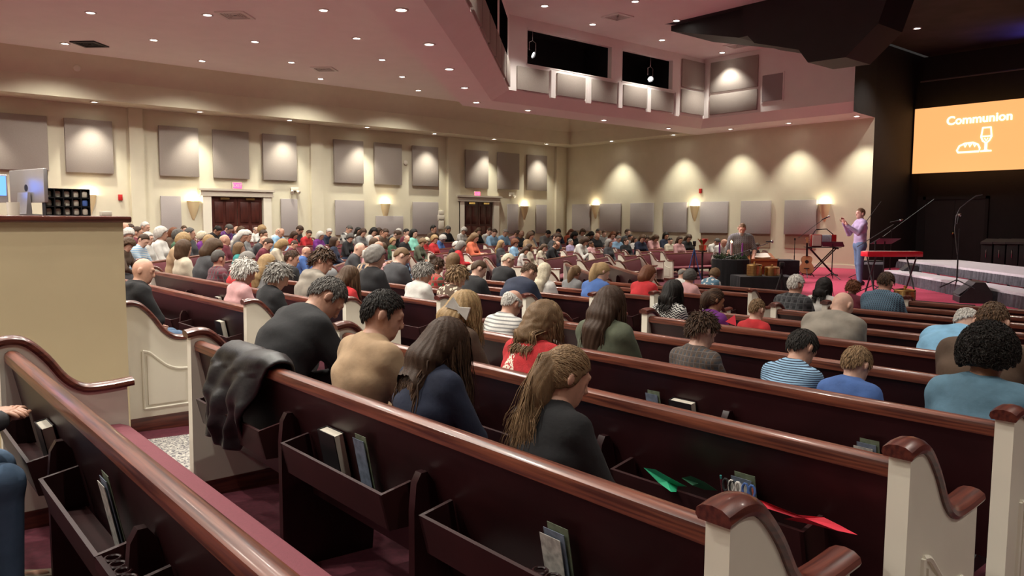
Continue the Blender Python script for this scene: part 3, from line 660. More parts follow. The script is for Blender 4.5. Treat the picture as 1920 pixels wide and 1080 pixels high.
def pose_stand(bow=.1, yaw=0, lean=0, sh=.19, hands=None):
    J = {}; P = V3(0, 0, .98); u = V3(math.sin(lean), 0, math.cos(lean)); J['pel'] = P; J['waist'] = P + u * .17; J['chest'] = P + u * .36; J['nb'] = P + u * .53; J['u2'] = u
    h, s, w = frame_of(bow, yaw); J['nt'] = J['nb'] + nrm(u + w) * .085; J['hc'] = J['nt'] + w * .09 + h * .012; J['fr'] = (h, s, w)
    for g, n in ((1, 'l'), (-1, 'r')):
        J['sh' + n] = P + u * .475 + V3(0, g * sh, 0)
        if hands: J['el' + n], J['wr' + n], J['hd' + n] = hands[n]
        else: J['el' + n], J['wr' + n], J['hd' + n] = J['sh' + n] + V3(.02, g * .06, -.29), J['sh' + n] + V3(.16, g * .03, -.50), V3(.5, 0, -.8)
        J['hip' + n] = V3(0, g * .09, .92); J['kn' + n] = V3(.03 if g > 0 else -.02, g * .11, .50); J['an' + n] = V3(.02 if g > 0 else -.08, g * .13, .09)
    return J
def torso(F, J, g, e=0, fem=False):
    F.cone(J['pel'], J['waist'], .118 * g, .105 * g, .05, 1.42, e); F.cone(J['waist'], J['chest'], .105 * g, .118 * g, .05, 1.38, e)
    F.cone(J['chest'], J['chest'] + (J['nb'] - J['chest']) * .62, .118 * g, .085 * g, .05, 1.45, e)
    F.cone(J['shr'] * .8 + J['nb'] * .2, J['shl'] * .8 + J['nb'] * .2, .062 * g, .062 * g, .06, 1, e)
    F.cone(J['nb'] - J['u2'] * .05, J['nb'] + J['u2'] * .0, .075, .062, .05, 1.2, e * .5)
    if fem:
        for s in (-1, 1): F.cone(J['chest'] + V3(.075, s * .07, -.02), J['chest'] + V3(.085, s * .07, -.03), .062, .06, .04, 1, e)
def arms(F, J, g, e=0, short=False):
    a = .5 + .5 * g
    for n in 'lr':
        F.cone(J['sh' + n], J['el' + n], .058 * a, .045 * a, .03, 1, e)
        if not short: F.cone(J['el' + n], J['wr' + n], .044 * a, .030, .02, 1, e)
        elif e == 0: pass
def legs(F, J, g, e=0, stand=False):
    for n in 'lr':
        F.cone(J['hip' + n], J['kn' + n], .088 * g, .062, .03, 1, e); F.cone(J['kn' + n], J['an' + n], .058, .040, .025, 1, e)
    F.cone(J['hipr'], J['hipl'], .10 * g, .10 * g, .04, 1.1, e)
def head(F, J, fem=False, beard=False):
    c = J['hc']; h, s, w = fr = J['fr']
    F.cone(J['nb'] - J['u2'] * .04, J['nt'] + w * .02, .060 if not fem else .05, .054 if not fem else .045, .03)
    F.ell(c + w * .012 - h * .008, fr, (.098, .077, .108), .02); F.ell(c + h * .030 - w * .055, fr, (.066, .057, .066), .03); F.ell(c + h * .058 - w * .092, fr, (.032, .034, .024), .025)
    F.cone(c + h * .092 + w * .012, c + h * .107 - w * .030, .0095, .0135, .014)                   # nose
    F.cone(c + h * .084 + w * .028 + s * .030, c + h * .084 + w * .028 - s * .030, .014, .014, .014)   # brow
    F.cone(c + h * .084 - w * .062 + s * .016, c + h * .084 - w * .062 - s * .016, .011, .011, .010)   # mouth
    for g in (-1, 1):
        F.ell(c + s * g * .083 - w * .012 - h * .014, (nrm(h - s * g * .35), nrm(s * g + h * .35), w), (.022, .010, .034), .008)
        F.ell(c + h * .080 + s * g * .031 + w * .004, (h, s, w), (.012, .016, .010), .008)           # lids
def fingers(J):
    mb = MB()
    for g, n in ((1, 'l'), (-1, 'r')):
        Wr, H = J['wr' + n], nrm(J['hd' + n]); side = nrm(np.cross(V3(0, 0, 1), H)) ; pn = nrm(np.cross(H, side)); curl = J.get('curl', .5)
        palm = Wr + H * .055
        for k in range(4):
            o = (k - 1.5) * .019; L = (.030, .034, .032, .025)[k]; p = palm + side * o + H * .030; d = H; pts = [p - H * .02, p]
            for q in range(3):
                d = nrm(d - pn * curl * .75 * (q > 0) - pn * .1); p = p + d * L * (1, .8, .65)[q]; pts.append(p)
            mb.tube(pts, [.010, .0098, .0092, .0085, .006], 6)
        th = nrm(H * .7 - side * g * .8 * (1 if n == 'l' else 1) * np.sign(g) - pn * .3); p = Wr + H * .03 - side * .03
        mb.tube([p, p + th * .035, p + nrm(th + H * .5) * .062, p + nrm(th + H * .9) * .085], [.013, .012, .011, .007], 6)
    return mb
def hands(F, J):
    for n in 'lr':
        Wr, H = J['wr' + n], nrm(J['hd' + n]); side = nrm(np.cross(V3(0, 0, 1), H)); pn = nrm(np.cross(H, side))
        F.cone(Wr - H * .01, Wr + H * .03, .029, .030, .02); F.ell(Wr + H * .05, (H, side, pn), (.052, .042, .019), .02)
def build_body(J, g=1, fem=False, lod=0, short=False, stand=False, coat=0, neck=None):
    hf, bf = ((.0085, .017), (.013, .026))[lod]; c = J['hc']
    pts = np.array([v for k, v in J.items() if isinstance(v, np.ndarray) and k[:2] not in ('hd', 'u2')]); lo = pts.min(0) - .2; hi = pts.max(0) + .2
    lo[2] = max(lo[2], .0); hi = np.maximum(hi, c + .2)
    ax = [axis(lo[i], hi[i], bf, c[i], hf) for i in range(3)]
    axc = [axis(lo[i], hi[i], bf, c[i], bf) for i in range(3)]
    F = Field(*ax); torso(F, J, g * .97, 0, fem); arms(F, J, g); legs(F, J, g * .96); head(F, J, fem); hands(F, J)
    for n in 'lr': F.cone(J['an' + n] + V3(-.02, 0, -.04), J['an' + n] + V3(.15, 0, -.055), .038, .03, .02)
    V, Q = F.nets(); mb = fingers(J); mb2 = []
    F = Field(*axc); torso(F, J, g, .012 + coat, fem); arms(F, J, g, .011 + coat, short)
    if neck == 'hood':
        F.ell(J['nb'] + V3(-.055, 0, -.005), (V3(1, 0, 0), V3(0, 1, 0), V3(0, 0, 1)), (.085, .135, .055), .03)
        for sg in (-1, 1): F.cone(J['nb'] + V3(-.05, sg * .1, .01), J['nb'] + V3(.08, sg * .05, -.03), .042, .03, .03)
    elif neck == 'collar':
        rg = [J['nb'] + J['u2'] * (.022 - .02 * math.cos(a)) + V3(math.cos(a) * .062, math.sin(a) * .078, 0) for a in np.linspace(0, 6.283, 11)]
        for a_, b_ in zip(rg[:-1], rg[1:]): F.cone(a_, b_, .019, .019, .012)
    X_, Y_, Z_ = np.meshgrid(*F.ax, indexing='ij', sparse=True)
    F.D += (.0045 if lod == 0 else .003) * np.sin(Z_ * 36 + 2.2 * np.sin(Y_ * 11 + X_ * 5) + X_ * 20) * np.sin(Y_ * 13 + 2 * np.sin(Z_ * 9) + 1)
    s = F.nets()
    F = Field(*axc); legs(F, J, g, .012); F.cone(J['pel'], J['waist'] - (J['waist'] - J['pel']) * .3, .118 * g, .105 * g, .05, 1.4, .006); t = F.nets()
    me = bpy.data.meshes.new('body'); n = len(V); me.from_pydata([tuple(v) for v in V] + mb.v, [], [tuple(q) for q in Q.tolist()] + [tuple(i + n for i in f) for f in mb.f]); me.shade_smooth()
    return me, npmesh('shirt', *s), npmesh('trousers', *t)
# ---- hair -------------------------------------------------------------------------------------------------
HG = {'short': [(-.2, -.095), (-.08, -.078), (-.05, -.04), (-.040, .008), (.010, .014), (.018, -.02), (.030, -.028), (.042, .028), (.08, .060), (.2, .075)],
      'puff': [(-.2, -.115), (-.05, -.095), (.02, -.055), (.045, .005), (.085, .050), (.2, .06)],
      'bob': [(-.2, -.19), (.01, -.19), (.03, -.16), (.042, .0), (.085, .050), (.2, .06)]}
STY = {'short': (.013, 'short', .0025), 'crew': (.004, 'short', .001), 'fringe': (.009, 'short', .0015), 'puff': (.034, 'puff', .007), 'curly': (.052, 'puff', .011), 'tousle': (.022, 'short', .006),
       'bob': (.022, 'bob', .004), 'long': (.016, 'bob', .004), 'pony': (.014, 'puff', .003), 'bun': (.014, 'puff', .003), 'shag': (.030, 'bob', .006)}
def build_hair(J, style, lod, seed=0, length=.36):
    rnd = np.random.RandomState(seed); t, gk, amp = STY[style]; h, s, w = fr = J['fr']; c = J['hc'] + w * .012 - h * .010
    hf = (.0075, .013)[lod]; ext = .20; lo = c - ext; hi = c + ext
    if style in ('long', 'shag', 'bob'): lo = lo - V3(.05, .06, length if style == 'long' else .12)
    if style == 'pony': lo = lo - V3(.08, 0, length)
    F = Field(*[np.arange(l, u, hf) for l, u in zip(lo, hi)])
    sl, d, q = F.ell_d(c, fr, (.098 + t, .077 + t, .108 + t * .9), .14)
    f_, s_, w_ = q
    if style in ('long', 'bob', 'shag'):
        Lw = .10 if style != 'shag' else .12
        a = c - w * .0 - h * .018; b = c - w * Lw - h * .034
        F.D[:] = .5; F.blend(sl, d, .001)
        F.cone(a, b, .088 + t * .6, .082 + t * .6, .03, 1.0)
        d = F.D[sl]
    gl = np.interp(f_, *zip(*HG[gk])) + 0 * w_
    d = np.maximum(d, (gl - w_) * .8)
    if style in ('bob', 'long', 'shag'): d = np.maximum(d, (f_ - .045 - np.clip(w_ - .02, 0, 1) * 1.5) * .8)
    if style == 'fringe': d = np.maximum(d, (w_ - .035 + f_ * .2) * .8)
    F.D[:] = .5; F.D[sl] = d
    if style in ('long', 'pony'):
        # the mass that hangs behind the head, kept clear of the back
        k0 = c - h * .10 + w * .015 if style == 'pony' else c - h * .05 - w * .06
        down = V3(0, 0, -1); back = V3(-1, 0, 0); n = 7; p = k0; r0 = .03 if style == 'pony' else .075
        if style == 'pony': F.cone(c - h * .07 + w * .01, k0 - h * .02, .035, .024, .02)
        for i in range(n):
            fr_ = i / (n - 1); dirv = nrm(down + back * ((.55 if style == 'pony' else .16) * (1 - fr_) ** 2))
            qn = p + dirv * length / n
            if style != 'pony' : qn[0] = min(qn[0], J['nb'][0] - .055 - .3 * max(0, J['nb'][2] - qn[2]) * 0 - .06 * (qn[2] < J['nb'][2]))
            ra = (.030 + .022 * math.sin(math.pi * min(1, fr_ * 1.15))) if style == 'pony' else .068 - .026 * fr_
            F.cone(p, qn, ra, ra * (.95 if i < n - 1 else .5), .03, 1.0 if style == 'pony' else 1.55); p = qn
    if style == 'bun': F.ell(c - h * .10 + w * .07, fr, (.05, .055, .05), .015)
    X, Y, Z = np.meshgrid(*F.ax, indexing='ij', sparse=True)
    if amp:
        px, py, pz = X - c[0], Y - c[1], Z - c[2]
        if style in ('puff', 'curly', 'tousle', 'shag'):
            kf = 75 if style != 'shag' else 50; F.D += amp * (np.sin(px * kf + 2 * np.sin(py * 40 + seed)) * np.sin(py * kf + seed + 2 * np.sin(pz * 37)) * np.sin(pz * kf + 1.5 * np.sin(px * 45)) )
        else:
            ph = np.arctan2(py, -px); F.D += amp * np.sin(ph * 26 + 3 * np.sin(pz * 14 + seed)) * np.sin(ph * 11 + pz * 20 + seed)
    return F.nets()
def hair_locks(J, style, n, L, rad, seed, wave=.0, spread=.004, knot=None):
    """tapered locks combed over the cap: roots on the scalp, pushed clear of head, neck and back"""
    rnd = np.random.RandomState(seed); h, s, w = J['fr']; c = J['hc'] + w * .012 - h * .010; t, gk, amp = STY[style]
    mb_v = []; mb_f = []; col = []; NS = 5 if L < .12 else 4; m = 9 if L > .12 else 4
    R = np.array([.098 + t * .85, .077 + t * .85, .108 + t * .8]); fr = np.stack([h, s, w]); done = 0; tries = 0
    kn = c - h * .125 + w * .015
    coil = style == 'curly'
    if coil: m = 11
    while done < n and tries < n * 30:
        tries += 1; q = nrm(rnd.normal(size=3)); ql = q * R
        if ql[2] < np.interp(ql[0], *zip(*HG[gk if gk != 'bob' else 'puff'])) + .006: continue
        if style == 'fringe' and ql[2] > .035: continue
        p = ql.copy(); pts = [p.copy()]; ph = rnd.rand() * 6.3; LL = L * (.75 + .4 * rnd.rand()); st = LL / m; lift = 1 + rnd.rand() * spread / .1
        if coil:
            g0 = q / R; g0 = g0 / np.linalg.norm(g0); a0 = np.cross(g0, rnd.normal(size=3)); a0 /= np.linalg.norm(a0); b0 = np.cross(g0, a0); base_p = p * .93
            for k in range(m): th = k * .95 + ph; pts.append(base_p + g0 * (.004 + .0042 * k * (.6 + .8 * lift - .8)) + (a0 * math.cos(th) + b0 * math.sin(th)) * .0105)
            pts = pts[1:]
        crown = np.array([-.045, 0, .1]); wd = fr @ V3(0, 0, -1); jit = rnd.normal(size=3) * .25
        tailed = False
        for k in range(0 if coil else m):
            g = p / R ** 2; g = g / (np.linalg.norm(g) + 1e-9)
            if style == 'pony' and not tailed:
                d = (fr @ (kn - c)) - p; dl = np.linalg.norm(d); d = d / dl
                if dl < st * 1.3 + .01: tailed = True; p = fr @ (kn - c) + rnd.normal(size=3) * .008; pts.append(p.copy()); continue
            elif style in ('long', 'bob', 'shag', 'pony'):
                out = p - crown; out = out - g * (out @ g); out /= np.linalg.norm(out) + 1e-9; fade = max(0, 1 - k / 4)
                d = out * .6 * fade + wd * (1.0 if k else .4) + jit * .25
                if tailed: d = wd + fr @ V3(-.5 * max(0, 1 - k / 6), 0, 0) + jit * .45
            else:
                out = p - crown; out = out - g * (out @ g); out /= np.linalg.norm(out) + 1e-9; d = out + jit * (.5 if style in ('short', 'crew', 'fringe') else 1.5) + g * (.15 if style not in ('curly', 'puff', 'tousle') else .5) + wd * .15
            d = d / (np.linalg.norm(d) + 1e-9); p = p + d * st
            if wave and k > 1:
                p = p + (fr @ V3(math.cos(ph), math.sin(ph), 0)) * wave * math.sin(k * 1.9 + ph)
            e = np.linalg.norm(p / R)
            if e < lift: p = p * (lift / (e + 1e-9))
            P = c + p @ fr
            if L > .12 and not tailed or (tailed):
                ax = P - J['nb']; dz = P[2] - J['nb'][2]      # keep clear of neck and back
                if dz < .10:
                    lim = J['nb'][0] - (.07 if dz > 0 else .115) + max(-.35, min(0, dz)) * J['u2'][0] * 1.0
                    if abs(P[1]) < .20 and P[0] > lim and P[0] < J['nb'][0] + .02: P[0] = lim - rnd.rand() * .02
                    elif abs(P[1]) < .2 and P[0] > J['nb'][0] + .02 and dz < 0: P[0] = max(P[0], J['nb'][0] + .10)
                p = fr @ (P - c)
            pts.append(p.copy())
        W = np.array([c + a @ fr for a in pts]); r = rad * (.7 + .6 * rnd.rand()); base = len(mb_v); ref = nrm(np.cross(W[1] - W[0], c - W[0]) + 1e-6)
        for i in range(len(W)):
            tg = nrm(W[min(i + 1, len(W) - 1)] - W[max(i - 1, 0)]); a = nrm(ref - tg * (ref @ tg)); b = np.cross(tg, a); fr_ = i / (len(W) - 1)
            rr = r * (1 - fr_ ** 2 * .85) * (.6 if i == 0 else 1)
            for kk in range(NS):
                an = 2 * math.pi * kk / NS; mb_v.append(W[i] + a * math.cos(an) * rr * 1.5 + b * math.sin(an) * rr * .8)
        for i in range(len(W) - 1):
            for kk in range(NS): mb_f.append((base + i * NS + kk, base + i * NS + (kk + 1) % NS, base + (i + 1) * NS + (kk + 1) % NS, base + (i + 1) * NS + kk))
        col += [rnd.rand()] * (len(W) * NS); done += 1
    return np.array(mb_v), np.array(mb_f), np.array(col)
def hair_mesh(J, style, lod, seed, length=.36, locks=0, lockL=.05, lrad=.006, wave=0):
    V, Q = build_hair(J, style, lod, seed, length); col = np.full(len(V), .25)
    if locks:
        v2, f2, c2 = hair_locks(J, style, locks, lockL, lrad, seed, wave); Q = np.concatenate([Q, f2 + len(V)]); V = np.concatenate([V, v2]); col = np.concatenate([col, c2])
    me = npmesh('hair', V, Q); at = me.attributes.new('lock', 'FLOAT', 'POINT'); at.data.foreach_set('value', col.astype(np.float32)); return me
def hair_mat(name, c1, c2, rough=.55):
    if name in MATS: return MATS[name]
    m = mat(name, c1, rough, noise=.45, scale=40, stretch=(3, 3, .6), bump=.5, bscale=90, spec=.22); nt = m.node_tree; b = nt.nodes['Principled BSDF']
    at = nt.nodes.new('ShaderNodeAttribute'); at.attribute_name = 'lock'; mx = nt.nodes.new('ShaderNodeMix'); mx.data_type = 'RGBA'
    old = b.inputs['Base Color'].links[0].from_socket; nt.links.new(at.outputs['Fac'], mx.inputs[0]); nt.links.new(old, mx.inputs[6]); mx.inputs[7].default_value = (*c2, 1); nt.links.new(mx.outputs[2], b.inputs['Base Color'])
    return m
HC = {'black': ((.010, .008, .007), (.022, .017, .014)), 'dark': ((.036, .019, .012), (.10, .055, .032)), 'brown': ((.060, .032, .017), (.14, .082, .045)), 'lbrown': ((.13, .075, .038), (.30, .19, .10)),
      'blond': ((.28, .17, .075), (.52, .37, .19)), 'auburn': ((.11, .034, .014), (.22, .08, .035)), 'grey': ((.17, .155, .14), (.36, .34, .31)), 'dgrey': ((.06, .054, .05), (.16, .145, .13)), 'white': ((.48, .45, .41), (.74, .71, .66)), 'plat': ((.55, .47, .33), (.80, .73, .58))}
HNAME = {'black': 'black', 'dark': 'dark brown', 'brown': 'brown', 'lbrown': 'light brown', 'blond': 'blond', 'auburn': 'auburn', 'grey': 'grey', 'dgrey': 'dark grey', 'white': 'white', 'plat': 'platinum'}
SKIN = [mat('skin_%d' % i, c, .5, noise=.12, scale=30, col2=tuple(x * .85 for x in c)) for i, c in enumerate([(.56, .31, .22), (.48, .25, .165), (.60, .36, .27), (.17, .075, .042), (.30, .15, .085)])]
CC = {'black': (.012, .012, .014), 'navy': (.014, .020, .045), 'grey': (.20, .20, .20), 'dgrey': (.05, .05, .055), 'white': (.62, .60, .56), 'cream': (.55, .48, .37), 'red': (.48, .02, .025), 'maroon': (.13, .015, .03), 'teal': (.03, .23, .22), 'blue': (.06, .13, .36),
      'lblue': (.25, .42, .60), 'sky': (.22, .46, .68), 'purple': (.15, .02, .20), 'lav': (.42, .35, .52), 'pink': (.60, .33, .33), 'green': (.05, .11, .06), 'olive': (.085, .095, .06), 'tan': (.40, .27, .16), 'brown': (.09, .055, .035), 'orange': (.60, .14, .07), 'mint': (.25, .62, .50), 'taupe': (.26, .23, .19), 'denim': (.10, .17, .28), 'steel': (.10, .20, .28)}
CNAME = {'dgrey': 'charcoal', 'lblue': 'light blue', 'sky': 'sky blue', 'lav': 'lavender', 'steel': 'blue-grey'}
def cloth(k):
    if k in MATS: return MATS[k]
    if ':' in k:
        kind, a, b, sc = k.split(':'); return pattern_mat(k, CC[a], CC[b], kind, float(sc), c3=tuple(.5 * (x + y) + .06 for x, y in zip(CC[a], CC[b])) if kind == 'plaid' else None)
    c = CC[k]; return mat(k, c, .9, noise=.25, scale=9, bump=.35, bscale=45)
def cname(k):
    if ':' in k: kd, a, b, _ = k.split(':'); return '%s and %s %s' % (CNAME.get(a, a), CNAME.get(b, b), {'stripes': 'striped', 'plaid': 'plaid', 'chevron': 'zigzag', 'spots': 'patterned'}[kd])
    return CNAME.get(k, k)
SNAME = {'short': 'short %s hair', 'crew': 'cropped %s hair', 'fringe': '%s-fringed bald head', 'puff': 'puffy %s hair', 'curly': 'curly %s hair', 'tousle': 'tousled %s hair', 'bob': '%s bobbed hair', 'long': 'long %s hair', 'pony': '%s ponytail', 'bun': '%s hair in a bun', 'shag': 'layered %s hair', 'bald': 'bald head'}
FEM = {'puff', 'bob', 'long', 'pony', 'bun', 'shag'}
_shoe = smo(MB().prism([(-.09, 0), (-.10, .07), (-.05, .10), (.03, .085), (.12, .06), (.19, .045), (.205, .02), (.20, 0)], 1, -.042, .042), 'shoe')
def add_person(J, meshes, hairme, hair, shirt, pants, skin, loc, rz, sc, label, group, style, shoes=False):
    e = empty('person', loc, rz, label, 'person', group); e.scale = (sc,) * 3
    obj('body', meshes[0], SKIN[skin], e); obj('shirt', meshes[1], cloth(shirt), e); obj('trousers', meshes[2], cloth(pants), e)
    if hairme is not None: obj('hair', hairme, hair_mat('hair_' + hair, *HC[hair]), e)
    if shoes:
        for n in 'lr': obj('shoe', _shoe, BLKM, e, tuple(J['an' + n] + V3(0, 0, -.09)))
    return e
# ---- seating: a pixel gives the direction, the pew gives the distance
HEADX = .36
def seat_point(p, px, hx, py=440):
    """where the ray's upright plane through pixel column px crosses the head line of pew p"""
    f = np.array([math.cos(p['a']), math.sin(p['a'])]); t = np.array([-f[1], f[0]]); r = ray(px, py)[:2]; o = p['c'] + f * hx
    A = np.array([r, -t]).T
    if abs(np.linalg.det(A)) < 1e-6: return None
    k, q = np.linalg.solve(A, o); return (k, q) if k > .5 else None
# ================================================================== THE CONGREGATION
def top_of(J, t=.012): return J['hc'][2] + J['fr'][2][2] * (.108 + t) + abs(J['fr'][0][2]) * .02
def seat_person(p, px, py, J, meshes, hairme, hair, shirt, pants, skin, label, group, style, shoes=False, smin=.72, smax=1.13):
    t = STY[style][0] if style in STY else 0; ht = top_of(J, t); sc = 1.
    for it in range(3):
        hx = J['hc'][0] * sc + .13 * (1 - sc); kq = seat_point(p, px, hx, py)
        if kq is None: return None
        k, q = kq; zneed = CAM[2] + ray(px, py)[2] * k; sc = min(max((zneed - p['z'] - SEATZ) / (ht - SEATZ), smin), smax)
    f = np.array([math.cos(p['a']), math.sin(p['a'])]); tt = np.array([-f[1], f[0]]); o = p['c'] + f * .13 * (1 - sc) + tt * q
    p['used'].append(q)
    return add_person(J, meshes, hairme, hair, shirt, pants, skin, (o[0], o[1], p['z'] + SEATZ * (1 - sc)), p['a'], sc, label, group, style, shoes)
def near(p, px, py, style, hair, shirt, label, pose={}, g=1., pants='denim', skin=0, short=False, locks=260, lockL=.05, lrad=.0055, wave=0, length=.34, seed=1, lod=0, coat=0, neck=None):
    fem = style in FEM; J = pose_sit(**pose); me = build_body(J, g, fem, lod, short, coat=coat, neck=neck)
    hm = None if style == 'bald' else hair_mesh(J, style, lod, seed, length, locks, lockL, lrad, wave)
    e = seat_person(p, px, py, J, me, hm, hair, shirt, pants, skin, label, None, style, lod == 0, .72, 1.06); return e, J
# --- the near block, row by row (row index counts pews from the camera's own)
r1, r2, r3, r4, r5, r6, r7 = S1[2], S1[3], S1[4], S1[5], S1[6], S1[7], S1[8]
near(r1, 612, 522, 'short', 'dgrey', 'black', 'broad man in a black pullover bowing far forward beside the draped coat', dict(lean=.34, bow=.95, yaw=-.25, hunch=.25, sh=.20, arms='lap'), 1.25, seed=3, locks=1200, lockL=.02, lrad=.003, neck='collar')
near(r1, 718, 548, 'short', 'black', 'tan', 'young man in a tan sweatshirt with thick black hair and a thin necklace', dict(lean=.16, bow=.42, yaw=-.45, hunch=.12, sh=.185), 1.05, seed=4, locks=1500, lockL=.024, lrad=.0032)
near(r1, 838, 602, 'long', 'dark', 'navy', 'woman in a navy top with long wavy dark brown hair', dict(lean=.18, bow=.62, yaw=-.15, hunch=.1, sh=.16), .98, seed=5, locks=1600, lockL=.50, lrad=.0036, wave=.010, length=.40)
e_, Jp = near(r1, 1062, 655, 'pony', 'lbrown', 'black', 'girl in a black crinkled blouse with a wavy light brown ponytail', dict(lean=.12, bow=.48, yaw=-.35, hunch=.1, sh=.15), .90, seed=6, locks=2000, lockL=.42, lrad=.0028, wave=.007, length=.30)
hb = Jp['hc'] - Jp['fr'][0] * .128 + Jp['fr'][2] * .022
mobj('hair_tie', MB().tube([tuple(hb + Jp['fr'][1] * math.cos(a) * .024 + Jp['fr'][2] * math.sin(a) * .024) for a in np.linspace(0, 6.28, 13)], .006, 6), BLKC, e_)
e_, Jb = near(r2, 872, 548, 'long', 'blond', 'brown', 'girl with long blond curls tied back by a white bow', dict(lean=.15, bow=.55, yaw=-.1, hunch=.1, sh=.16), .95, seed=7, locks=1000, lockL=.36, lrad=.0048, wave=.011, length=.28)
bw = Jb['hc'] - Jb['fr'][0] * .105 - Jb['fr'][2] * .05 - Jb['fr'][1] * .10
mobj('hair_bow', MB().prism([(-.11, -.05), (-.09, .06), (0, .016), (.09, .06), (.11, -.045), (0, -.016)], 0, -.014, .014).tube([(0, -.015, -.02), (-.012, -.035, -.075)], [.012, .016], 6).xf(Matrix.Translation(bw) @ Matrix.Rotation(.6, 4, 'Z') @ Matrix.Rotation(.5, 4, 'X') @ Matrix.Scale(.8, 4)), cloth('white'), e_)
e_, Jt = near(r2, 1020, 567, 'shag', 'lbrown', 'red', 'woman in a red knitted sweater with a white tree motif on its back', dict(lean=.10, bow=.55, yaw=-.1, hunch=.12, sh=.175), 1.08, seed=8, locks=1100, lockL=.17, lrad=.0045, wave=.006)
tm = mat('red_tree_knit', CC['red'], .9, noise=.3, scale=30, bump=.5, bscale=120); nt = tm.node_tree; b_ = nt.nodes['Principled BSDF']
tc = nt.nodes.new('ShaderNodeTexCoord'); sp = nt.nodes.new('ShaderNodeSeparateXYZ'); nt.links.new(tc.outputs['Object'], sp.inputs[0])
def mth(op, a, c):
    n = nt.nodes.new('ShaderNodeMath'); n.operation = op
    for i, x in enumerate((a, c)):
        if isinstance(x, (int, float)): n.inputs[i].default_value = x
        else: nt.links.new(x, n.inputs[i])
    return n.outputs[0]
wd_ = mth('MULTIPLY', mth('SUBTRACT', 1.075, sp.outputs[2]), .42); tri = mth('LESS_THAN', mth('ABSOLUTE', mth('SUBTRACT', sp.outputs[1], .045), 0), wd_)
vz = nt.nodes.new('ShaderNodeTexNoise'); vz.inputs['Scale'].default_value = 75; nt.links.new(tc.outputs['Object'], vz.inputs['Vector'])
msk = mth('MULTIPLY', mth('MULTIPLY', tri, mth('LESS_THAN', sp.outputs[0], .24)), mth('GREATER_THAN', vz.outputs['Fac'], .47))
mx = nt.nodes.new('ShaderNodeMix'); mx.data_type = 'RGBA'; old = b_.inputs['Base Color'].links[0].from_socket
nt.links.new(msk, mx.inputs[0]); nt.links.new(old, mx.inputs[6]); mx.inputs[7].default_value = (.72, .66, .55, 1); nt.links.new(mx.outputs[2], b_.inputs['Base Color'])
for ch in e_.children:
    if ch.name.startswith('shirt'): ch.data.materials[0] = tm
for k in range(14):
    a_ = math.pi * (.55 + .9 * k / 13); pc = Jt['nb'] + V3(math.cos(a_) * .095, math.sin(a_) * .125, .004)
    mobj('stitch', MB().tube([tuple(pc + V3(-.004, 0, .012)), tuple(pc + V3(-.010, .006, -.012))], .004, 5), cloth('white'), e_)
near(r3, 1146, 538, 'long', 'dark', 'olive', 'woman in an olive green jacket with long straight dark hair', dict(lean=.05, bow=.40, yaw=.05, sh=.175), 1.02, seed=9, locks=1100, lockL=.42, lrad=.0036, length=.34, coat=.006, neck='collar')
near(r3, 961, 547, 'fringe', 'white', 'stripes:white:grey:32', 'balding white-haired man in a white striped shirt', dict(lean=.08, bow=.62, hunch=.1), 1.05, seed=10, locks=700, lockL=.02, lrad=.003, neck='collar')
near(r3, 1318, 590, 'tousle', 'dark', 'plaid:dgrey:brown:26', 'boy with tousled dark hair and a dark patterned shirt', dict(lean=.1, bow=.55, yaw=-.3, sh=.15), .85, seed=11, locks=900, lockL=.045, lrad=.0042, skin=2)
near(r3, 1505, 625, 'short', 'black', 'stripes:lblue:navy:75', 'boy with black hair in a blue finely striped polo shirt', dict(lean=.25, bow=.75, yaw=-.25, hunch=.15, sh=.15), .9, seed=12, locks=1400, lockL=.032, lrad=.0032, neck='collar')
near(r3, 1607, 663, 'short', 'lbrown', 'blue', 'small boy with light brown hair in a bright blue puffer jacket', dict(lean=.1, bow=.65, yaw=-.2, sh=.14), .9, seed=13, locks=1400, lockL=.03, lrad=.0032, skin=2, coat=.015, neck='collar')
near(r3, 1855, 610, 'curly', 'black', 'steel', 'woman with a mass of black curls in a blue-grey knit sweater', dict(lean=.1, bow=.45, yaw=-.1, sh=.18), 1.12, seed=14, locks=1500, lockL=.03, lrad=.0042, skin=4)
near(r4, 1862, 574, 'crew', 'brown', 'brown', 'man with cropped brown hair in a brown jacket', dict(lean=.3, bow=.7, hunch=.1), 1.1, seed=15, locks=500, lockL=.02, lrad=.004)
near(r5, 1818, 582, 'fringe', 'white', 'sky', 'man in a sky blue polo leaning far forward', dict(lean=.62, bow=1.1, yaw=-.5, hunch=.25, arms='knees'), 1.2, seed=16, locks=300, lockL=.02, lrad=.0035, skin=2, neck='collar')
near(r5, 1580, 555, 'bald', 'grey', 'taupe', 'bald broad man in a taupe knitted sweater', dict(lean=.30, bow=.85, yaw=-.2, hunch=.25, sh=.20, arms='knees'), 1.3, seed=17, skin=2)
near(r5, 1340, 543, 'pony', 'dark', 'purple', 'girl with a low dark ponytail in a purple fleece', dict(lean=.12, bow=.40, yaw=-.5, sh=.14), .82, seed=18, locks=260, lockL=.22, lrad=.0045, length=.14, skin=4, neck='collar')
near(r5, 1420, 562, 'crew', 'lbrown', 'red', 'small boy with a light brown crew cut and red collar', dict(lean=.05, bow=.35, yaw=-.1, sh=.14), .85, seed=19, locks=500, lockL=.022, lrad=.004, skin=2)
near(r5, 1263, 526, 'bob', 'black', 'chevron:white:black:36', 'woman with black bobbed hair in a black and white zigzag top', dict(lean=.08, bow=.42, sh=.155), .92, seed=20, locks=300, lockL=.2, lrad=.007)
near(r7, 1493, 516, 'short', 'white', 'plaid:black:dgrey:14', 'white-haired man in a black plaid flannel shirt', dict(lean=.08, bow=.35, yaw=-.2), 1.15, seed=21, locks=400, lockL=.035, lrad=.005, lod=1)
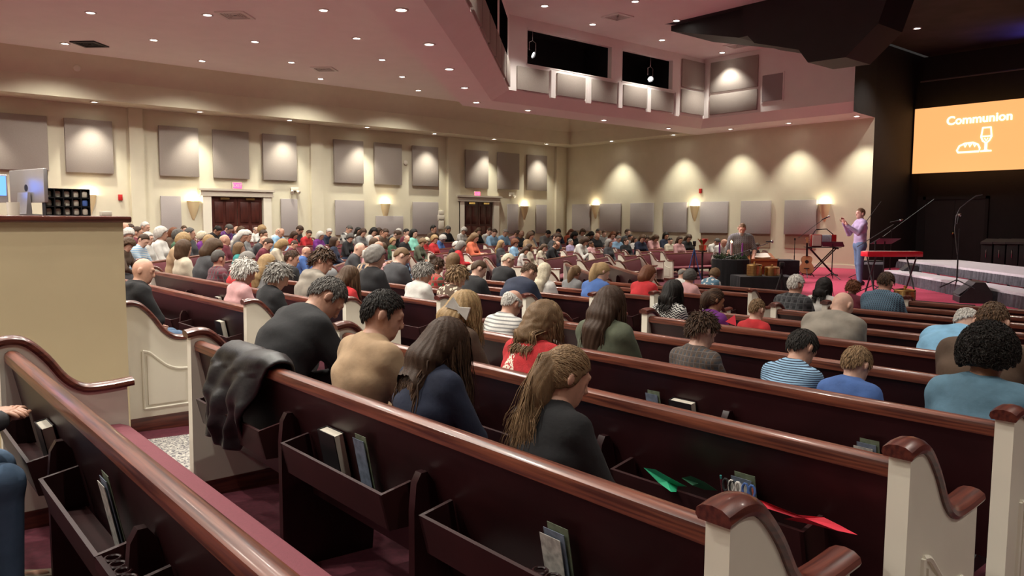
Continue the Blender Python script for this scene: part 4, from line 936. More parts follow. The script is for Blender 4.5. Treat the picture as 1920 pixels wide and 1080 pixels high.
near(S1[9], 1546, 521, 'shag', 'black', 'white', 'woman with layered black hair in a white top', dict(lean=.08, bow=.4), 1., seed=22, locks=260, lockL=.2, lrad=.007, lod=1)
near(S1[10], 1600, 527, 'puff', 'auburn', 'maroon', 'woman with short auburn hair between a bald man and a checked shirt', dict(lean=.15, bow=.6), 1., seed=23, locks=250, lockL=.05, lrad=.006, lod=1)
near(S1[9], 1662, 512, 'short', 'dark', 'plaid:navy:steel:45', 'dark-haired man in a fine blue checked shirt', dict(lean=.18, bow=.5, hunch=.1), 1.12, seed=24, locks=350, lockL=.035, lrad=.005, lod=1)
# --- the centre block
q0, q1, q2, q3, q4, q5, q6 = S2[:7]
near(q0, 268, 487, 'bald', 'grey', 'black', 'bald man in a black hooded sweatshirt resting his head on his hand', dict(lean=.10, bow=.30, yaw=-.5, hunch=.15, sh=.19), 1.15, seed=31, neck='hood')
near(q1, 459, 487, 'puff', 'white', 'pink', 'woman with puffy white curls in a pale pink top', dict(lean=.1, bow=.45, yaw=-.2, sh=.16), .95, seed=32, locks=600, lockL=.05, lrad=.006, wave=.006)
near(q1, 521, 495, 'puff', 'grey', 'black', 'woman with puffy grey hair, glasses and a black fur collar', dict(lean=.15, bow=.6, yaw=-.35, sh=.16), .95, seed=33, locks=500, lockL=.05, lrad=.006)
near(q3, 547, 470, 'short', 'dark', 'black', 'man with receding dark hair in a black shirt', dict(lean=.1, bow=.25, yaw=-.45), 1.08, seed=34, locks=350, lockL=.03, lrad=.0045)
near(q2, 604, 471, 'tousle', 'dark', 'taupe', 'young man with wavy dark hair in a grey and black hoodie', dict(lean=.25, bow=.6, yaw=-.6, hunch=.1), 1.02, seed=35, locks=450, lockL=.06, lrad=.006, wave=.008, neck='hood')
near(q2, 655, 500, 'long', 'brown', 'red', 'girl with long brown hair, pearl clip and red top', dict(lean=.1, bow=.5, yaw=-.2), .92, seed=36, locks=260, lockL=.34, lrad=.007, length=.28)
near(q3, 794, 493, 'puff', 'grey', 'white', 'woman with curly grey hair in a white sweater', dict(lean=.1, bow=.5, yaw=-.3), 1.05, seed=37, locks=450, lockL=.045, lrad=.006)
near(q3, 857, 500, 'puff', 'lbrown', 'spots:brown:cream:22', 'woman with short feathered brown hair in a brown and cream print', dict(lean=.12, bow=.6, yaw=-.3), 1.0, seed=38, locks=400, lockL=.06, lrad=.006)
near(q4, 818, 484, 'bun', 'dark', 'plaid:red:green:12', 'woman with dark hair pinned up in a red and green top', dict(lean=.1, bow=.55, yaw=-.3), 1., seed=39, locks=250, lockL=.05, lrad=.006, lod=1)
near(q4, 992, 497, 'crew', 'brown', 'navy', 'man with cropped brown hair in a navy hooded sweatshirt', dict(lean=.3, bow=.75, yaw=-.2, hunch=.2), 1.15, seed=40, locks=350, lockL=.02, lrad=.004, lod=1, coat=.01, neck='hood')
# --- everyone further off: direction from the photograph, distance from the nearest pew that fits
VAR = {}
def variant(fem, k):
    if (fem, k) not in VAR:
        kw = [dict(lean=.04, bow=.25, yaw=-.2), dict(lean=.12, bow=.6, yaw=-.35, hunch=.1), dict(lean=.25, bow=.8, yaw=.2, hunch=.15, arms='knees'), dict(lean=.0, bow=.1, yaw=.3), dict(lean=.1, bow=.5, yaw=.1, arms='book')][k]
        J = pose_sit(sh=.16 if fem else .185, **kw); VAR[(fem, k)] = (J, build_body(J, .98 if fem else 1.08, fem, 1))
    return VAR[(fem, k)]
HAIRV = {}
CROWD = '''232 417 bald grey brown;244 420 short dark black;240 428 puff white grey;257 425 short dark maroon;272 416 short white dgrey;277 435 short white white;292 443 puff white white;302 424 puff white white;318 427 bob auburn brown;334 429 puff dgrey green
345 423 short brown grey;356 427 short dgrey dgrey;384 425 short black black;379 433 puff plat purple;392 440 puff blond green;343 437 puff blond tan;345 449 bob brown cream;316 449 bald grey plaid:navy:white:11;305 440 short dark stripes:lblue:white:30;256 446 curly brown brown
400 449 bob brown dgrey;422 441 bald grey maroon;418 457 short plat white;449 454 bob lbrown teal;394 469 short dgrey plaid:maroon:dgrey:14;427 473 short grey red;417 417 short dgrey plaid:purple:navy:12;428 425 bald grey navy;440 432 long white dgrey;452 424 puff brown green
463 431 puff white grey;472 426 fringe grey white;491 422 puff blond white;506 429 bald grey white;494 431 short dark black;527 429 fringe grey lblue;487 445 bald grey dgrey;503 448 short dark maroon;522 450 bob blond cream;502 477 long blond grey
562 424 short dark dgrey;579 432 short dark red;552 434 bob dark red;601 434 bob white purple;617 429 short white navy;655 423 short dgrey plaid:black:white:6;672 426 long black white;681 429 long dark grey;701 427 bob black white;711 427 long dark white
722 422 short dark brown;747 421 crew white grey;745 429 short dark black;762 429 short black maroon;776 429 long black mint;763 442 fringe grey black;745 446 puff blond green;705 443 bald grey tan;718 446 bob brown white;627 444 bob dark navy
657 438 puff dgrey black;650 457 bald grey dgrey;692 463 fringe white plaid:navy:tan:8;704 459 puff grey black;724 457 puff brown spots:maroon:pink:20;745 466 short lbrown dgrey;762 478 short grey spots:navy:lblue:12;733 455 bald grey pink;552 459 short dark maroon;600 460 short grey blue
613 467 fringe white grey;574 464 bald grey blue;792 447 puff lbrown olive;813 421 short black brown;840 424 short dgrey black;870 426 puff white white;898 427 long brown black;910 425 short dark white;927 426 short dark lblue;936 424 short grey lblue
958 427 short dark pink;978 422 bald black black 3;990 423 crew black grey 3;1012 423 short black grey;1035 422 short black navy;1047 426 short dark dgrey;995 433 bob brown tan;1043 438 short dark dgrey;1055 430 long auburn orange;815 440 puff blond red
830 441 puff white blue;800 459 puff plat red;855 453 puff white black;865 452 bob grey red;890 437 long lbrown orange;940 450 long blond dgrey;966 447 curly auburn lblue;851 474 bob lbrown maroon;898 490 short brown black;953 477 short plat black
993 457 long dark cream;986 466 long dark white;1012 458 long brown cream;1028 454 fringe brown black;1070 448 short grey lav;1022 493 long plat white;1078 427 bob black black;1093 427 bob brown white;1109 429 long black black;1122 429 short dgrey grey
1120 438 bald grey black;1133 432 short brown grey;1150 432 long auburn pink;1160 433 bob dark black;1177 426 short dark dgrey;1097 441 bob dark white;1108 452 short dark pink 4;1160 442 short grey lblue;1142 448 bob grey dgrey;1174 447 short dark black
1190 444 long dark white;1214 443 bun dark maroon;1230 441 long brown pink;1249 435 bob black navy;1257 446 short black cream;1275 443 long dark pink;1292 440 long dark black;1345 448 short dgrey white;1358 442 bald grey white;1420 456 bob dark black
1079 509 pony lbrown grey;1128 494 pony blond blue;1216 499 bob auburn red;1294 505 puff dgrey pink;1281 508 fringe grey white;1340 507 puff lbrown spots:steel:white:14;1066 443 short brown dgrey;1182 440 short black grey;1205 437 bob brown navy'''
crng = random.Random(7)
ALLP = S1[6:] + S2[2:] + FAN
WHERE = {id(p): w for ps, w in ((S1, 'in the block across from the booth'), (S2, 'in the booth-side block')) for p in ps}
for p in FAN: WHERE[id(p)] = 'in ' + p['e']['group']
for n_, rec in enumerate(CROWD.replace('\n', ';').split(';')):
    a = rec.split(); px, py, st, hc_, sh_ = int(a[0]), int(a[1]), a[2], a[3], a[4]; skin = int(a[5]) if len(a) > 5 else crng.choice([0, 0, 1, 2])
    fem = st in FEM; k = crng.choice([0, 1, 1, 2, 3, 4]); J, me = variant(fem, k); t = STY[st][0] if st in STY else 0; ht = top_of(J, t); best = None
    for gap, offs in ((.64, (0,)), (.64, (-8, 8, -16, 16)), (.60, (0, -12, 12, -24, 24, -36, 36)), (.5, (0, -12, 12, -24, 24, -36, 36))):
        for dx in offs:
            for p in ALLP:
                kq = seat_point(p, px + dx, J['hc'][0], py)
                if kq is None or abs(kq[1]) > p['L'] / 2 - .30 or any(abs(u - kq[1]) < gap for u in p['used']): continue
                want = (CAM + ray(px + dx, py) * kq[0])[2] - p['z']
                if want < .95 or want > ht + (.10 if kq[0] < 15 else .6): continue
                err = abs(want - ht) * (1 if want < ht + .03 else 2.2) + abs(dx) * .01
                if best is None or err < best[0]: best = (err, p, px + dx)
        if best is not None and best[0] < (.45 if gap > .55 else 9): break
    if best is None: print('no seat for', rec); continue
    px = best[2]
    p = best[1]
    if st != 'bald' and (st, fem, k) not in HAIRV: HAIRV[(st, fem, k)] = hair_mesh(J, st, 1, 40 + len(HAIRV), .30)
    hn = SNAME[st] % HNAME[hc_] if '%s' in SNAME[st] else SNAME[st]
    seat_person(p, px, py, J, me, HAIRV.get((st, fem, k)), hc_, sh_, crng.choice(['denim', 'black', 'dgrey', 'brown', 'navy']), skin, 'person with %s in %s %s' % (hn, cname(sh_), WHERE[id(p)]), WHERE[id(p)][3:].replace('the ', '') + ' congregation', st, False, .86, 1.16)
print('people done', time.time() - T0)
# ================================================================== STAGE AND FRONT
def along(px, py, d):
    r = ray(px, py); return CAM + r * d
FACE_L = math.radians(139)
def stand_person(x, y, z, rz, sc, J, g, style, hair, shirt, pants, skin, label, short=False, locks=0, lockL=.03, seed=5):
    me = build_body(J, g, False, 0, short, True)
    hm = None if style == 'bald' else hair_mesh(J, style, 0, seed, .2, locks, lockL, .0045)
    return add_person(J, me, hm, hair, shirt, pants, skin, (x, y, z), rz, sc, label, None, style, True)
J = pose_stand(.05, .15, .0, .19, {'l': (V3(.16, .26, 1.22), V3(.40, .20, 1.40), nrm(V3(.45, .1, .8))), 'r': (V3(.16, -.26, 1.20), V3(.36, -.10, 1.46), nrm(V3(.35, .35, .8)))}); J['curl'] = .15
P = atz(1609, 534, 0); PRE = P
stand_person(P[0], P[1], 0, FACE_L, 1.05, J, 1.02, 'crew', 'lbrown', 'lav', 'denim', 2, 'man in a lavender sweater and jeans standing on stage with raised hands', locks=300, lockL=.025)
P = along(1388, 470, 19.3); Jb_ = pose_stand(.42, -.2, .06, .21, {'l': (V3(.08, .30, 1.18), V3(.30, .22, 1.02), nrm(V3(.6, -.2, -.6))), 'r': (V3(.08, -.30, 1.18), V3(.30, -.2, 1.02), nrm(V3(.6, .2, -.6)))})
e_ = stand_person(P[0], P[1], fz(P[0], P[1]), math.radians(228), 1.10, Jb_, 1.28, 'crew', 'lbrown', 'plaid:grey:dgrey:24', 'navy', 0, 'bearded man in a grey checked short-sleeved shirt standing behind the wreath table', True, 300, .02)
F = Field(*[np.arange(a - .14, a + .14, .009) for a in Jb_['hc'] + Jb_['fr'][0] * .06 - Jb_['fr'][2] * .08]); hcb, (h_, s_, w_) = Jb_['hc'], Jb_['fr']
F.ell(hcb + h_ * .056 - w_ * .092, Jb_['fr'], (.048, .054, .052), .02); F.ell(hcb + h_ * .07 - w_ * .125, Jb_['fr'], (.035, .038, .04), .02)
obj('beard', npmesh('beard', *F.nets()), hair_mat('hair_white', *HC['white']), e_)
# ---- screen
SXX = 28.4; ylft = atX(1713, 265, SXX)[1]; ymid = atX(1833, 265, SXX)[1]; zt_, zb_ = atX(1715, 205, SXX)[2], atX(1709, 326, SXX)[2]; yr = 2 * ymid - ylft
e = empty('projection_screen', (SXX, ymid, (zt_ + zb_) / 2), 0, 'orange projection screen reading Communion above bread and cup drawings', 'screen')
hh, hw = (zt_ - zb_) / 2, (ylft - yr) / 2
def scr_mat(nm, c, s):
    m = mat(nm, c, .6, emit=s, ecol=c); m.node_tree.nodes['Principled BSDF'].inputs['Base Color'].default_value = (0, 0, 0, 1); return m
mobj('display', MB().box(0, .05, -hw, hw, -hh, hh), scr_mat('screen_orange', (.97, .456, .16), .67), e)
mobj('bezel', MB().box(-.008, .06, -hw - .02, -hw, -hh - .02, hh + .02).box(-.008, .06, hw, hw + .02, -hh - .02, hh + .02).box(-.008, .06, -hw, hw, hh, hh + .02).box(-.008, .06, -hw, hw, -hh - .02, -hh), BLKM, e)
SW = scr_mat('screen_white', (1, .95, .94), .72)
c = bpy.data.curves.new('txt', 'FONT'); c.body = 'Communion'; c.size = .48; c.align_x = 'CENTER'; c.align_y = 'CENTER'; c.extrude = .003; c.offset = .014; c.space_character = 1.02
o = bpy.data.objects.new('txt', c); COL.objects.link(o); me = bpy.data.meshes.new_from_object(o.evaluated_get(bpy.context.evaluated_depsgraph_get())); bpy.data.objects.remove(o)
w_txt = max(v.co.x for v in me.vertices) - min(v.co.x for v in me.vertices); tw = (atX(1772, 226, SXX)[1] - atX(1895, 218, SXX)[1])
o = obj('lettering', me, SW, e, (-.014, 0, hh - .52), (math.pi / 2, 0, -math.pi / 2)); o.scale = (tw / w_txt,) * 3
ICZ = atX(1830, 284, SXX)[2] + .21 - (zt_ + zb_) / 2
def icon(name, pts, r=.028, closed=False):
    # (u to the viewer's right, v up) in metres round the icon centre
    pts = [(-.016, -u * .85 + .03, v * .88) for u, v in pts]; pts = pts + [pts[0], pts[1]] if closed else pts; mobj(name, MB().tube(pts, r, 8).xf(Matrix.Diagonal((.2, 1, 1, 1))), SW, e, loc=(-.012, .02, ICZ))
icon('bread_drawing', [(-.62, -.24), (-.66, -.16), (-.58, .0), (-.40, .08), (-.1, .1), (.08, .02), (.15, -.12), (.13, -.24)], .03, True)
for k in range(3): icon('bread_score', [(-.42 + .17 * k, .07), (-.37 + .17 * k, -.06), (-.32 + .17 * k, .06)], .022)
icon('cup_drawing', [(.22, .62), (.50, .62), (.54, .28), (.47, .14), (.38, .06), (.38, -.2), (.56, -.24), (.18, -.24), (.34, -.2), (.34, .06), (.24, .14), (.18, .28)], .028, True)
icon('cup_line', [(.20, .30), (.52, .30)], .022); icon('cup_heart', [(.30, .24), (.36, .13), (.42, .24)], .02)
# ---- black door in the stage wall
d = struct(mobj('door_3', MB().box(XSTG - .06, XSTG, 9.55, 11.45, 0, 2.36), mat('stage_door', (.020, .018, .019), .6, noise=.2, scale=3), smooth=None))
mobj('frame', MB().box(XSTG - .09, XSTG, 9.45, 9.55, 0, 2.46).box(XSTG - .09, XSTG, 11.45, 11.55, 0, 2.46).box(XSTG - .09, XSTG, 9.45, 11.55, 2.36, 2.46).box(XSTG - .07, XSTG, 10.49, 10.51, 0, 2.36), BLACK, d)
kb = atX(1787, 437, XSTG - .1); mobj('knob', MB().lathe([(.001, 0), (.03, .0), (.045, .03), (.04, .06), (.001, .075)], 14).xf(Matrix.Translation(kb) @ Matrix.Rotation(-math.pi / 2, 4, 'Y')), BRASS, d)
# ---- choir risers with gathered black skirts
def riser(A, B, depth, z0, z1, lab):
    A, B = np.array(A), np.array(B); u = nrm(np.append(B - A, 0))[:2]; n = np.array([-u[1], u[0]]); n = n if n[0] > 0 else -n
    e = empty('choir_riser', (A[0], A[1], 0), 0, lab, 'riser')
    Q = [(0, 0), tuple(B - A), tuple(B - A + n * depth), tuple(n * depth)]
    mobj('deck', MB().prism(Q, 2, z1 - .05, z1), mat('riser_top', (.62, .60, .62), .8, noise=.1, scale=12), e, smooth=None)
    L = np.linalg.norm(B - A); N = int(L * 40); vs = []
    for k in range(6):
        for off in (.25, depth - .15): q = u * (.3 + (L - .6) * k / 5) + n * off; mobj('leg', MB().box(q[0] - .025, q[0] + .025, q[1] - .025, q[1] + .025, 0, z1 - .05), BLKM, e)
    for i in range(N + 1):
        t = i / N * L; w = .022 * math.sin(t * 46 + 2 * math.sin(t * 9)) + .012 * math.sin(t * 97)
        for z, k in ((z0 - .01, 1.5), ((z0 + z1) / 2, 1.0), (z1 - .045, .25)): p = u * t - n * (.035 + w * k); vs.append((p[0], p[1], z))
    fs = [(i * 3 + k, i * 3 + k + 1, i * 3 + k + 4, i * 3 + k + 3) for i in range(N) for k in (0, 1)]
    obj('skirt', npmesh('skirt', vs, fs), mat('skirt_satin', (.085, .087, .10), .5, noise=.4, scale=14), e)
    return e
riser((21.0, 9.25), (14.6, 3.27), .60, 0, .28, 'lower choir riser with white top and gathered dark skirt')
riser((22.3, 9.45), (15.6, 3.2), 1.6, .30, .52, 'upper choir riser with white top and gathered dark skirt')
# ---- monitors
def wedge(px, py, rz, sc, lab):
    P = atz(px, py, 0); e = empty('floor_monitor', (P[0], P[1], 0), rz, lab, 'speaker'); e.scale = (sc,) * 3
    mobj('cabinet', MB().prism([(-.30, 0), (.30, 0), (.30, .12), (.02, .44), (-.16, .44), (-.30, .22)], 1, -.36, .36), mat('cabinet_black', (.022, .022, .024), .55, noise=.3, scale=60), e, smooth=None)
    q = Matrix.Translation((.165, 0, .285)) @ Matrix.Rotation(math.radians(41.2), 4, 'Y')
    mobj('grille', MB().box(-.19, .19, -.33, .33, 0, .012).xf(q), mat('grille_black', (.035, .035, .038), .7, noise=.5, scale=400), e)
    mobj('handle_cup', MB().lathe([(.001, 0), (.10, 0), (.10, .012), (.06, .014), (.045, .006), (.001, .006)], 18).xf(Matrix.Translation((-.02, -.36, .22)) @ Matrix.Rotation(math.pi / 2, 4, 'X')), mat('port_grey', (.25, .24, .25), .5), e)
    for s in (-1, 1): mobj('foot', MB().box(-.25, -.2, s * .3 - .02, s * .3 + .02, -.004, .01), BLKM, e)
wedge(1822, 566, math.radians(120), .92, 'black wedge floor monitor with round side port before the risers')
wedge(1702, 527, math.radians(120), 1.0, 'black wedge floor monitor beside the brass trays')
# ---- microphone stands
def mic_stand(base, pole_h, boom, mic, lab, gz=0, leg=.34):
    e = empty('microphone_stand', (base[0], base[1], gz), 0, lab, 'mic stand')
    mobj('pole', MB().tube([(0, 0, .12), (0, 0, pole_h * .55)], .014).tube([(0, 0, pole_h * .5), (0, 0, pole_h)], .009), BLKM, e)
    for k in range(3):
        a = 2.1 * k + .4; mobj('leg', MB().tube([(0, 0, .16), (leg * math.cos(a), leg * math.sin(a), .012)], .011), BLKM, e)
    if boom:
        A, B = np.array(boom[0]) - [base[0], base[1], gz], np.array(boom[1]) - [base[0], base[1], gz]
        mobj('boom', MB().tube([A, B], .009), mat('boom_metal', (.12, .12, .12), .3, metal=.7), e); mobj('clutch', MB().lathe([(.001, -.03), (.025, -.03), (.025, .03), (.001, .03)], 10, (0, 0, pole_h)), BLKM, e)
    if mic:
        a, b = np.array(mic[0]) - [base[0], base[1], gz], np.array(mic[1]) - [base[0], base[1], gz]; v = b - a
        m = mobj('microphone', MB().tube([a, a + v * .75], [.013, .022], 10), BLKM, e); mobj('mic_head', MB().tube([a + v * .72, a + v * .8, a + v * .95, b], [.022, .032, .030, .012], 10), CHROME, m)
    return e
def on_d(px, py, P0): return along(px, py, (np.array(P0) - CAM) @ FW)
g_ = atz(1488, 516, 0); mic_stand(g_, 1.05, (on_d(1497, 446, g_), on_d(1545, 410, g_)), (on_d(1541, 412, g_), on_d(1556, 405, g_)), 'boom microphone stand leaning over the acoustic guitar')
g_ = atz(1668, 515, 0); mic_stand(g_, 1.32, (on_d(1655, 444, g_), on_d(1752, 373, g_)), (on_d(1669, 417, g_), on_d(1693, 412, g_)), 'tall boom microphone stand behind the red keyboard')
g_ = atz(1637, 548, 0); mic_stand(g_, 1.1, (on_d(1607, 463, g_), on_d(1675, 421, g_)), None, 'low boom stand crossing in front of the standing man')
g_ = atz(1793, 540, .28); e = mic_stand(g_, 1.15, None, (on_d(1795, 420, g_), on_d(1800, 400, g_)), 'straight microphone stand with curved gooseneck on the lower riser', .28)
pts = [on_d(x, y, g_) - [g_[0], g_[1], .28] for x, y in [(1795, 478), (1790, 430), (1793, 405), (1800, 390), (1815, 378), (1830, 367), (1842, 365)]]
mobj('gooseneck', MB().tube(pts, .009), mat('boom_metal', (.12, .12, .12), .3, metal=.7), e)
g_ = along(1617, 440, 21.5); mic_stand((g_[0], g_[1], 0), 1.45, ((g_[0], g_[1], 1.45), on_d(1652, 378, g_)), None, 'thin boom stand behind the standing man')
# ---- guitar on its stand
g_ = atz(1512, 521, 0); e = empty('acoustic_guitar', (g_[0], g_[1], .12), math.radians(215), 'acoustic guitar with pale top propped upright on a stand', 'guitar')
out = [(0, 0)]; outl = [(.0, .0), (.10, .005), (.165, .05), (.195, .14), (.175, .22), (.135, .28), (.125, .32), (.145, .38), (.14, .44), (.10, .485), (.03, .50), (0, .50)]
ol = [tuple(p) for p in cubic(outl, 3)]; ol = ol + [(-u, v) for u, v in ol[::-1][1:-1]]
tl = Matrix.Rotation(-.16, 4, 'Y')
mobj('body', MB().prism(ol, 0, -.10, 0).xf(tl), mat('guitar_side', (.16, .055, .025), .3, coat=.5), e); mobj('soundboard', MB().prism([(u * .985, v * .985 + .004) for u, v in ol], 0, .0, .004).xf(tl), mat('guitar_top', (.62, .36, .16), .3, noise=.15, scale=4, stretch=(1, 20, 1), coat=.5), e)
mobj('sound_hole', MB().lathe([(.001, 0), (.05, 0), (.05, .002), (.001, .002)], 20).xf(tl @ Matrix.Translation((.005, 0, .33)) @ Matrix.Rotation(math.pi / 2, 4, 'Y')), BLKM, e)
mobj('neck', MB().box(-.02, .012, -.026, .026, .48, .86).xf(tl), WOODD, e); mobj('headstock', MB().prism([(-.03, .86), (.03, .86), (.038, 1.02), (-.038, 1.02)], 0, -.03, -.008).xf(tl), mat('guitar_head', (.4, .2, .09), .4), e); mobj('bridge', MB().box(.004, .014, -.07, .07, .13, .155).xf(tl), BLKM, e)
for k in range(6): mobj('tuner', MB().tube([(-.02, (-1) ** k * .035, .88 + .05 * (k // 2)), (-.02, (-1) ** k * .065, .88 + .05 * (k // 2))], .008, 6).xf(tl), CHROME, e)
e = empty('guitar_stand', (g_[0], g_[1], 0), math.radians(215), 'black tubular stand holding the acoustic guitar', 'stand')
for a in (0, 2.3, -2.3): mobj('leg', MB().tube([(-.1, 0, .32), (-.1 + .32 * math.cos(a), .32 * math.sin(a), .015)], .012), BLKM, e)
mobj('cradle', MB().tube([(-.1, 0, .3), (-.13, 0, .75)], .012).tube([(-.1, -.14, .1), (-.08, -.14, .1), (.06, -.14, .11)], .011).tube([(-.1, .14, .1), (.06, .14, .11)], .011).tube([(-.1, -.14, .1), (-.1, .14, .1)], .011), BLKM, e)
# ---- red accordion on an X stand
g_ = atz(1540, 516, 0); rzq = math.radians(228)
e = empty('folding_stand', (g_[0], g_[1], 0), rzq, 'black X-shaped keyboard stand carrying the red accordion', 'stand')
for s in (-1, 1):
    mobj('cross_leg', MB().tube([(s * .02, -.36, .02), (s * .02, .36, .78)], .018).tube([(-s * .02, .36, .02), (-s * .02, -.36, .78)], .018).xf(Matrix.Translation((s * .06, 0, 0))), BLKM, e)
    mobj('foot_bar', MB().tube([(-.22, s * .38, .02), (.22, s * .38, .02)], .018), BLKM, e)
    mobj('top_bar', MB().tube([(-.2, s * .38, .79), (.2, s * .38, .79)], .02), BLKM, e)
mobj('shelf', MB().bbox(-.2, .2, -.48, .48, .81, .83, .006), BLKM, e)
e = empty('accordion', (g_[0], g_[1], .832), rzq, 'red accordion with pale bellows resting on the X stand', 'accordion')
RED = mat('red_lacquer', (.36, .010, .014), .25, noise=.1, scale=5, coat=.6)
mobj('treble_case', MB().bbox(-.11, .11, -.36, -.06, 0, .36, .02), RED, e); mobj('bass_case', MB().bbox(-.11, .11, .22, .36, 0, .36, .02), RED, e)
for k in range(9): mobj('bellows_fold', MB().bbox(-.105, .105, -.055 + .031 * k, -.033 + .031 * k, .01, .35, .006), mat('bellows', (.40, .46, .55) if k % 2 else (.42, .47, .55), .6), e)
mobj('keyboard', MB().box(.11, .15, -.34, -.10, .03, .34), WHITE, e); mobj('strap', MB().tube([(0, -.3, .36), (0, -.2, .50), (0, .1, .52), (0, .3, .36)], .014), BLKC, e)
mobj('grille', MB().box(-.115, -.105, -.33, -.1, .08, .3), CHROME, e)
# ---- music stands
def music_stand(px, py, h, rz, lab, paper=True, m=BLKM, w=.27):
    P = atz(px, py, 0); e = empty('music_stand', (P[0], P[1], 0), rz, lab, 'music stand')
    mobj('pole', MB().tube([(0, 0, .1), (0, 0, h)], .013), BLKM, e)
    for k in range(3): mobj('leg', MB().tube([(0, 0, .18), (.27 * math.cos(2.1 * k), .27 * math.sin(2.1 * k), .012)], .011), BLKM, e)
    q = Matrix.Translation((0, 0, h)) @ Matrix.Rotation(math.radians(-68), 4, 'Y')
    mobj('desk', MB().box(-.006, .006, -w, w, -.16, .2).box(.006, .05, -w, w, -.165, -.15).xf(q), m, e)
    if paper: mobj('sheet_music', MB().box(.008, .012, -w + .03, -.005, -.14, .17).box(.008, .012, .005, w - .03, -.14, .17).xf(q), WHITE, e)
music_stand(1559, 524, .95, math.radians(20), 'music stand with open white sheets beside the accordion')
music_stand(1655, 545, 1.12, math.radians(60), 'black music stand in front of the standing man', False)
# ---- red stage keyboard
P = along(1672, 471, 17.0); e = empty('stage_keyboard', (P[0], P[1], 0), math.radians(52), 'long red stage keyboard on a black stand', 'keyboard')
mobj('case', MB().bbox(-.16, .16, -.62, .62, .80, .91, .012), mat('keyboard_red', (.62, .012, .03), .35, coat=.4), e); mobj('panel', MB().box(-.15, -.02, -.6, .6, .91, .916), mat('panel_red', (.40, .01, .02), .4), e)
for k in range(36): mobj('key', MB().box(0, .15, -.585 + .0325 * k, -.555 + .0325 * k, .905, .918), WHITE, e)
for s in (-1, 1): mobj('stand_leg', MB().tube([(.2, s * .45, .0), (-.2, s * .45, .80)], .018).tube([(-.2, s * .45, 0), (.2, s * .45, .80)], .018), BLKM, e)
P = along(1632, 500, 21.0); e = empty('guitar_amplifier', (P[0], P[1], 0), math.radians(229), 'black amplifier cabinet behind the standing man', 'amplifier'); mobj('cabinet', MB().bbox(-.18, .18, -.3, .3, 0, .52, .02), mat('cabinet_black', (.022, .022, .024), .55), e); mobj('grille', MB().box(.18, .19, -.26, .26, .05, .4), mat('grille_black', (.035, .035, .038), .7), e); mobj('top_panel', MB().box(.18, .188, -.26, .26, .42, .49), CHROME, e)
# ---- draped tables
def drape_table(c, w, d, z0, z1, rz, lab, round_=False):
    e = empty('draped_table', (c[0], c[1], z0), rz, lab, 'table'); H = z1 - z0; N = 96; vs = []; rnd = random.Random(int(c[0] * 10))
    for k in range(N):
        a = 2 * math.pi * k / N; ca, sa = math.cos(a), math.sin(a)
        if round_: x, y = ca * w, sa * d
        else: q = max(abs(ca) / 1, abs(sa) / 1); x, y = ca / q * w, sa / q * d
        for t, z in ((1, H), (1.01, H - .02), (1.02, H * .6), (1.05, H * .25), (1.07, .0)):
            f = t + (.0 if z > H - .05 else (1 - z / H) * .05 * math.sin(a * 26 + 3 * math.sin(a * 5))); vs.append((x * f, y * f, z))
    fs = [(k * 5 + i, ((k + 1) % N) * 5 + i, ((k + 1) % N) * 5 + i + 1, k * 5 + i + 1) for k in range(N) for i in range(4)]
    mb = MB(); mb.v = vs; mb.f = fs + [tuple(k * 5 for k in range(N))]
    mobj('tablecloth', mb, BLKC, e); mobj('tabletop', MB().box(-w * .98, w * .98, -d * .98, d * .98, H - .03, H - .004) if not round_ else MB().lathe([(.001, H - .03), (w * .98, H - .03), (w * .98, H - .004), (.001, H - .004)], 24), WOODD, e); return e
tz = fz(14, 9)
Tw = along(1370, 486, 18.3); drape_table(Tw, .43, .43, tz, Tw[2], 0, 'tall round table draped in pleated black cloth under the wreath', True)
Tl = along(1432, 517, 17.0); drape_table(Tl, .38, .62, tz, Tl[2], math.radians(49.5), 'low black draped table carrying brass trays by the lectern')
Tb = along(1455, 487, 20.0); drape_table(Tb, .35, .48, tz, Tb[2], math.radians(49.5), 'black covered cabinet behind the wooden lectern')
Tf = along(1705, 566, 12.6); drape_table(Tf, .36, .85, tz, Tf[2], 0, 'low black draped table before the stage steps')
def tray_stack(P, n, lab):
    e = empty('communion_trays', tuple(P), 0, lab, 'trays')
    for k in range(n): mobj('tray', MB().lathe([(.001, .012), (.15, .012), (.155, .05), (.165, .052), (.165, .0), (.14, .0), (.001, .004)], 28, (0, 0, k * .056)), BRASS, e)
    mobj('lid', MB().lathe([(.165, n * .056), (.16, n * .056 + .02), (.08, n * .056 + .035), (.02, n * .056 + .04), (.018, n * .056 + .06), (.03, n * .056 + .075), (.001, n * .056 + .085)], 28), BRASS, e)
tray_stack((Tf[0] + .05, Tf[1] + .1, Tf[2] + .004), 3, 'stack of brass communion trays on the low table before the stage')
tray_stack((*along(1414, 516, 16.98)[:2], Tl[2] + .004), 4, 'stack of brass trays on the draped table nearest the wreath'); tray_stack((*along(1447, 517, 17.0)[:2], Tl[2] + .004), 3, 'second stack of brass trays next to the tripod')
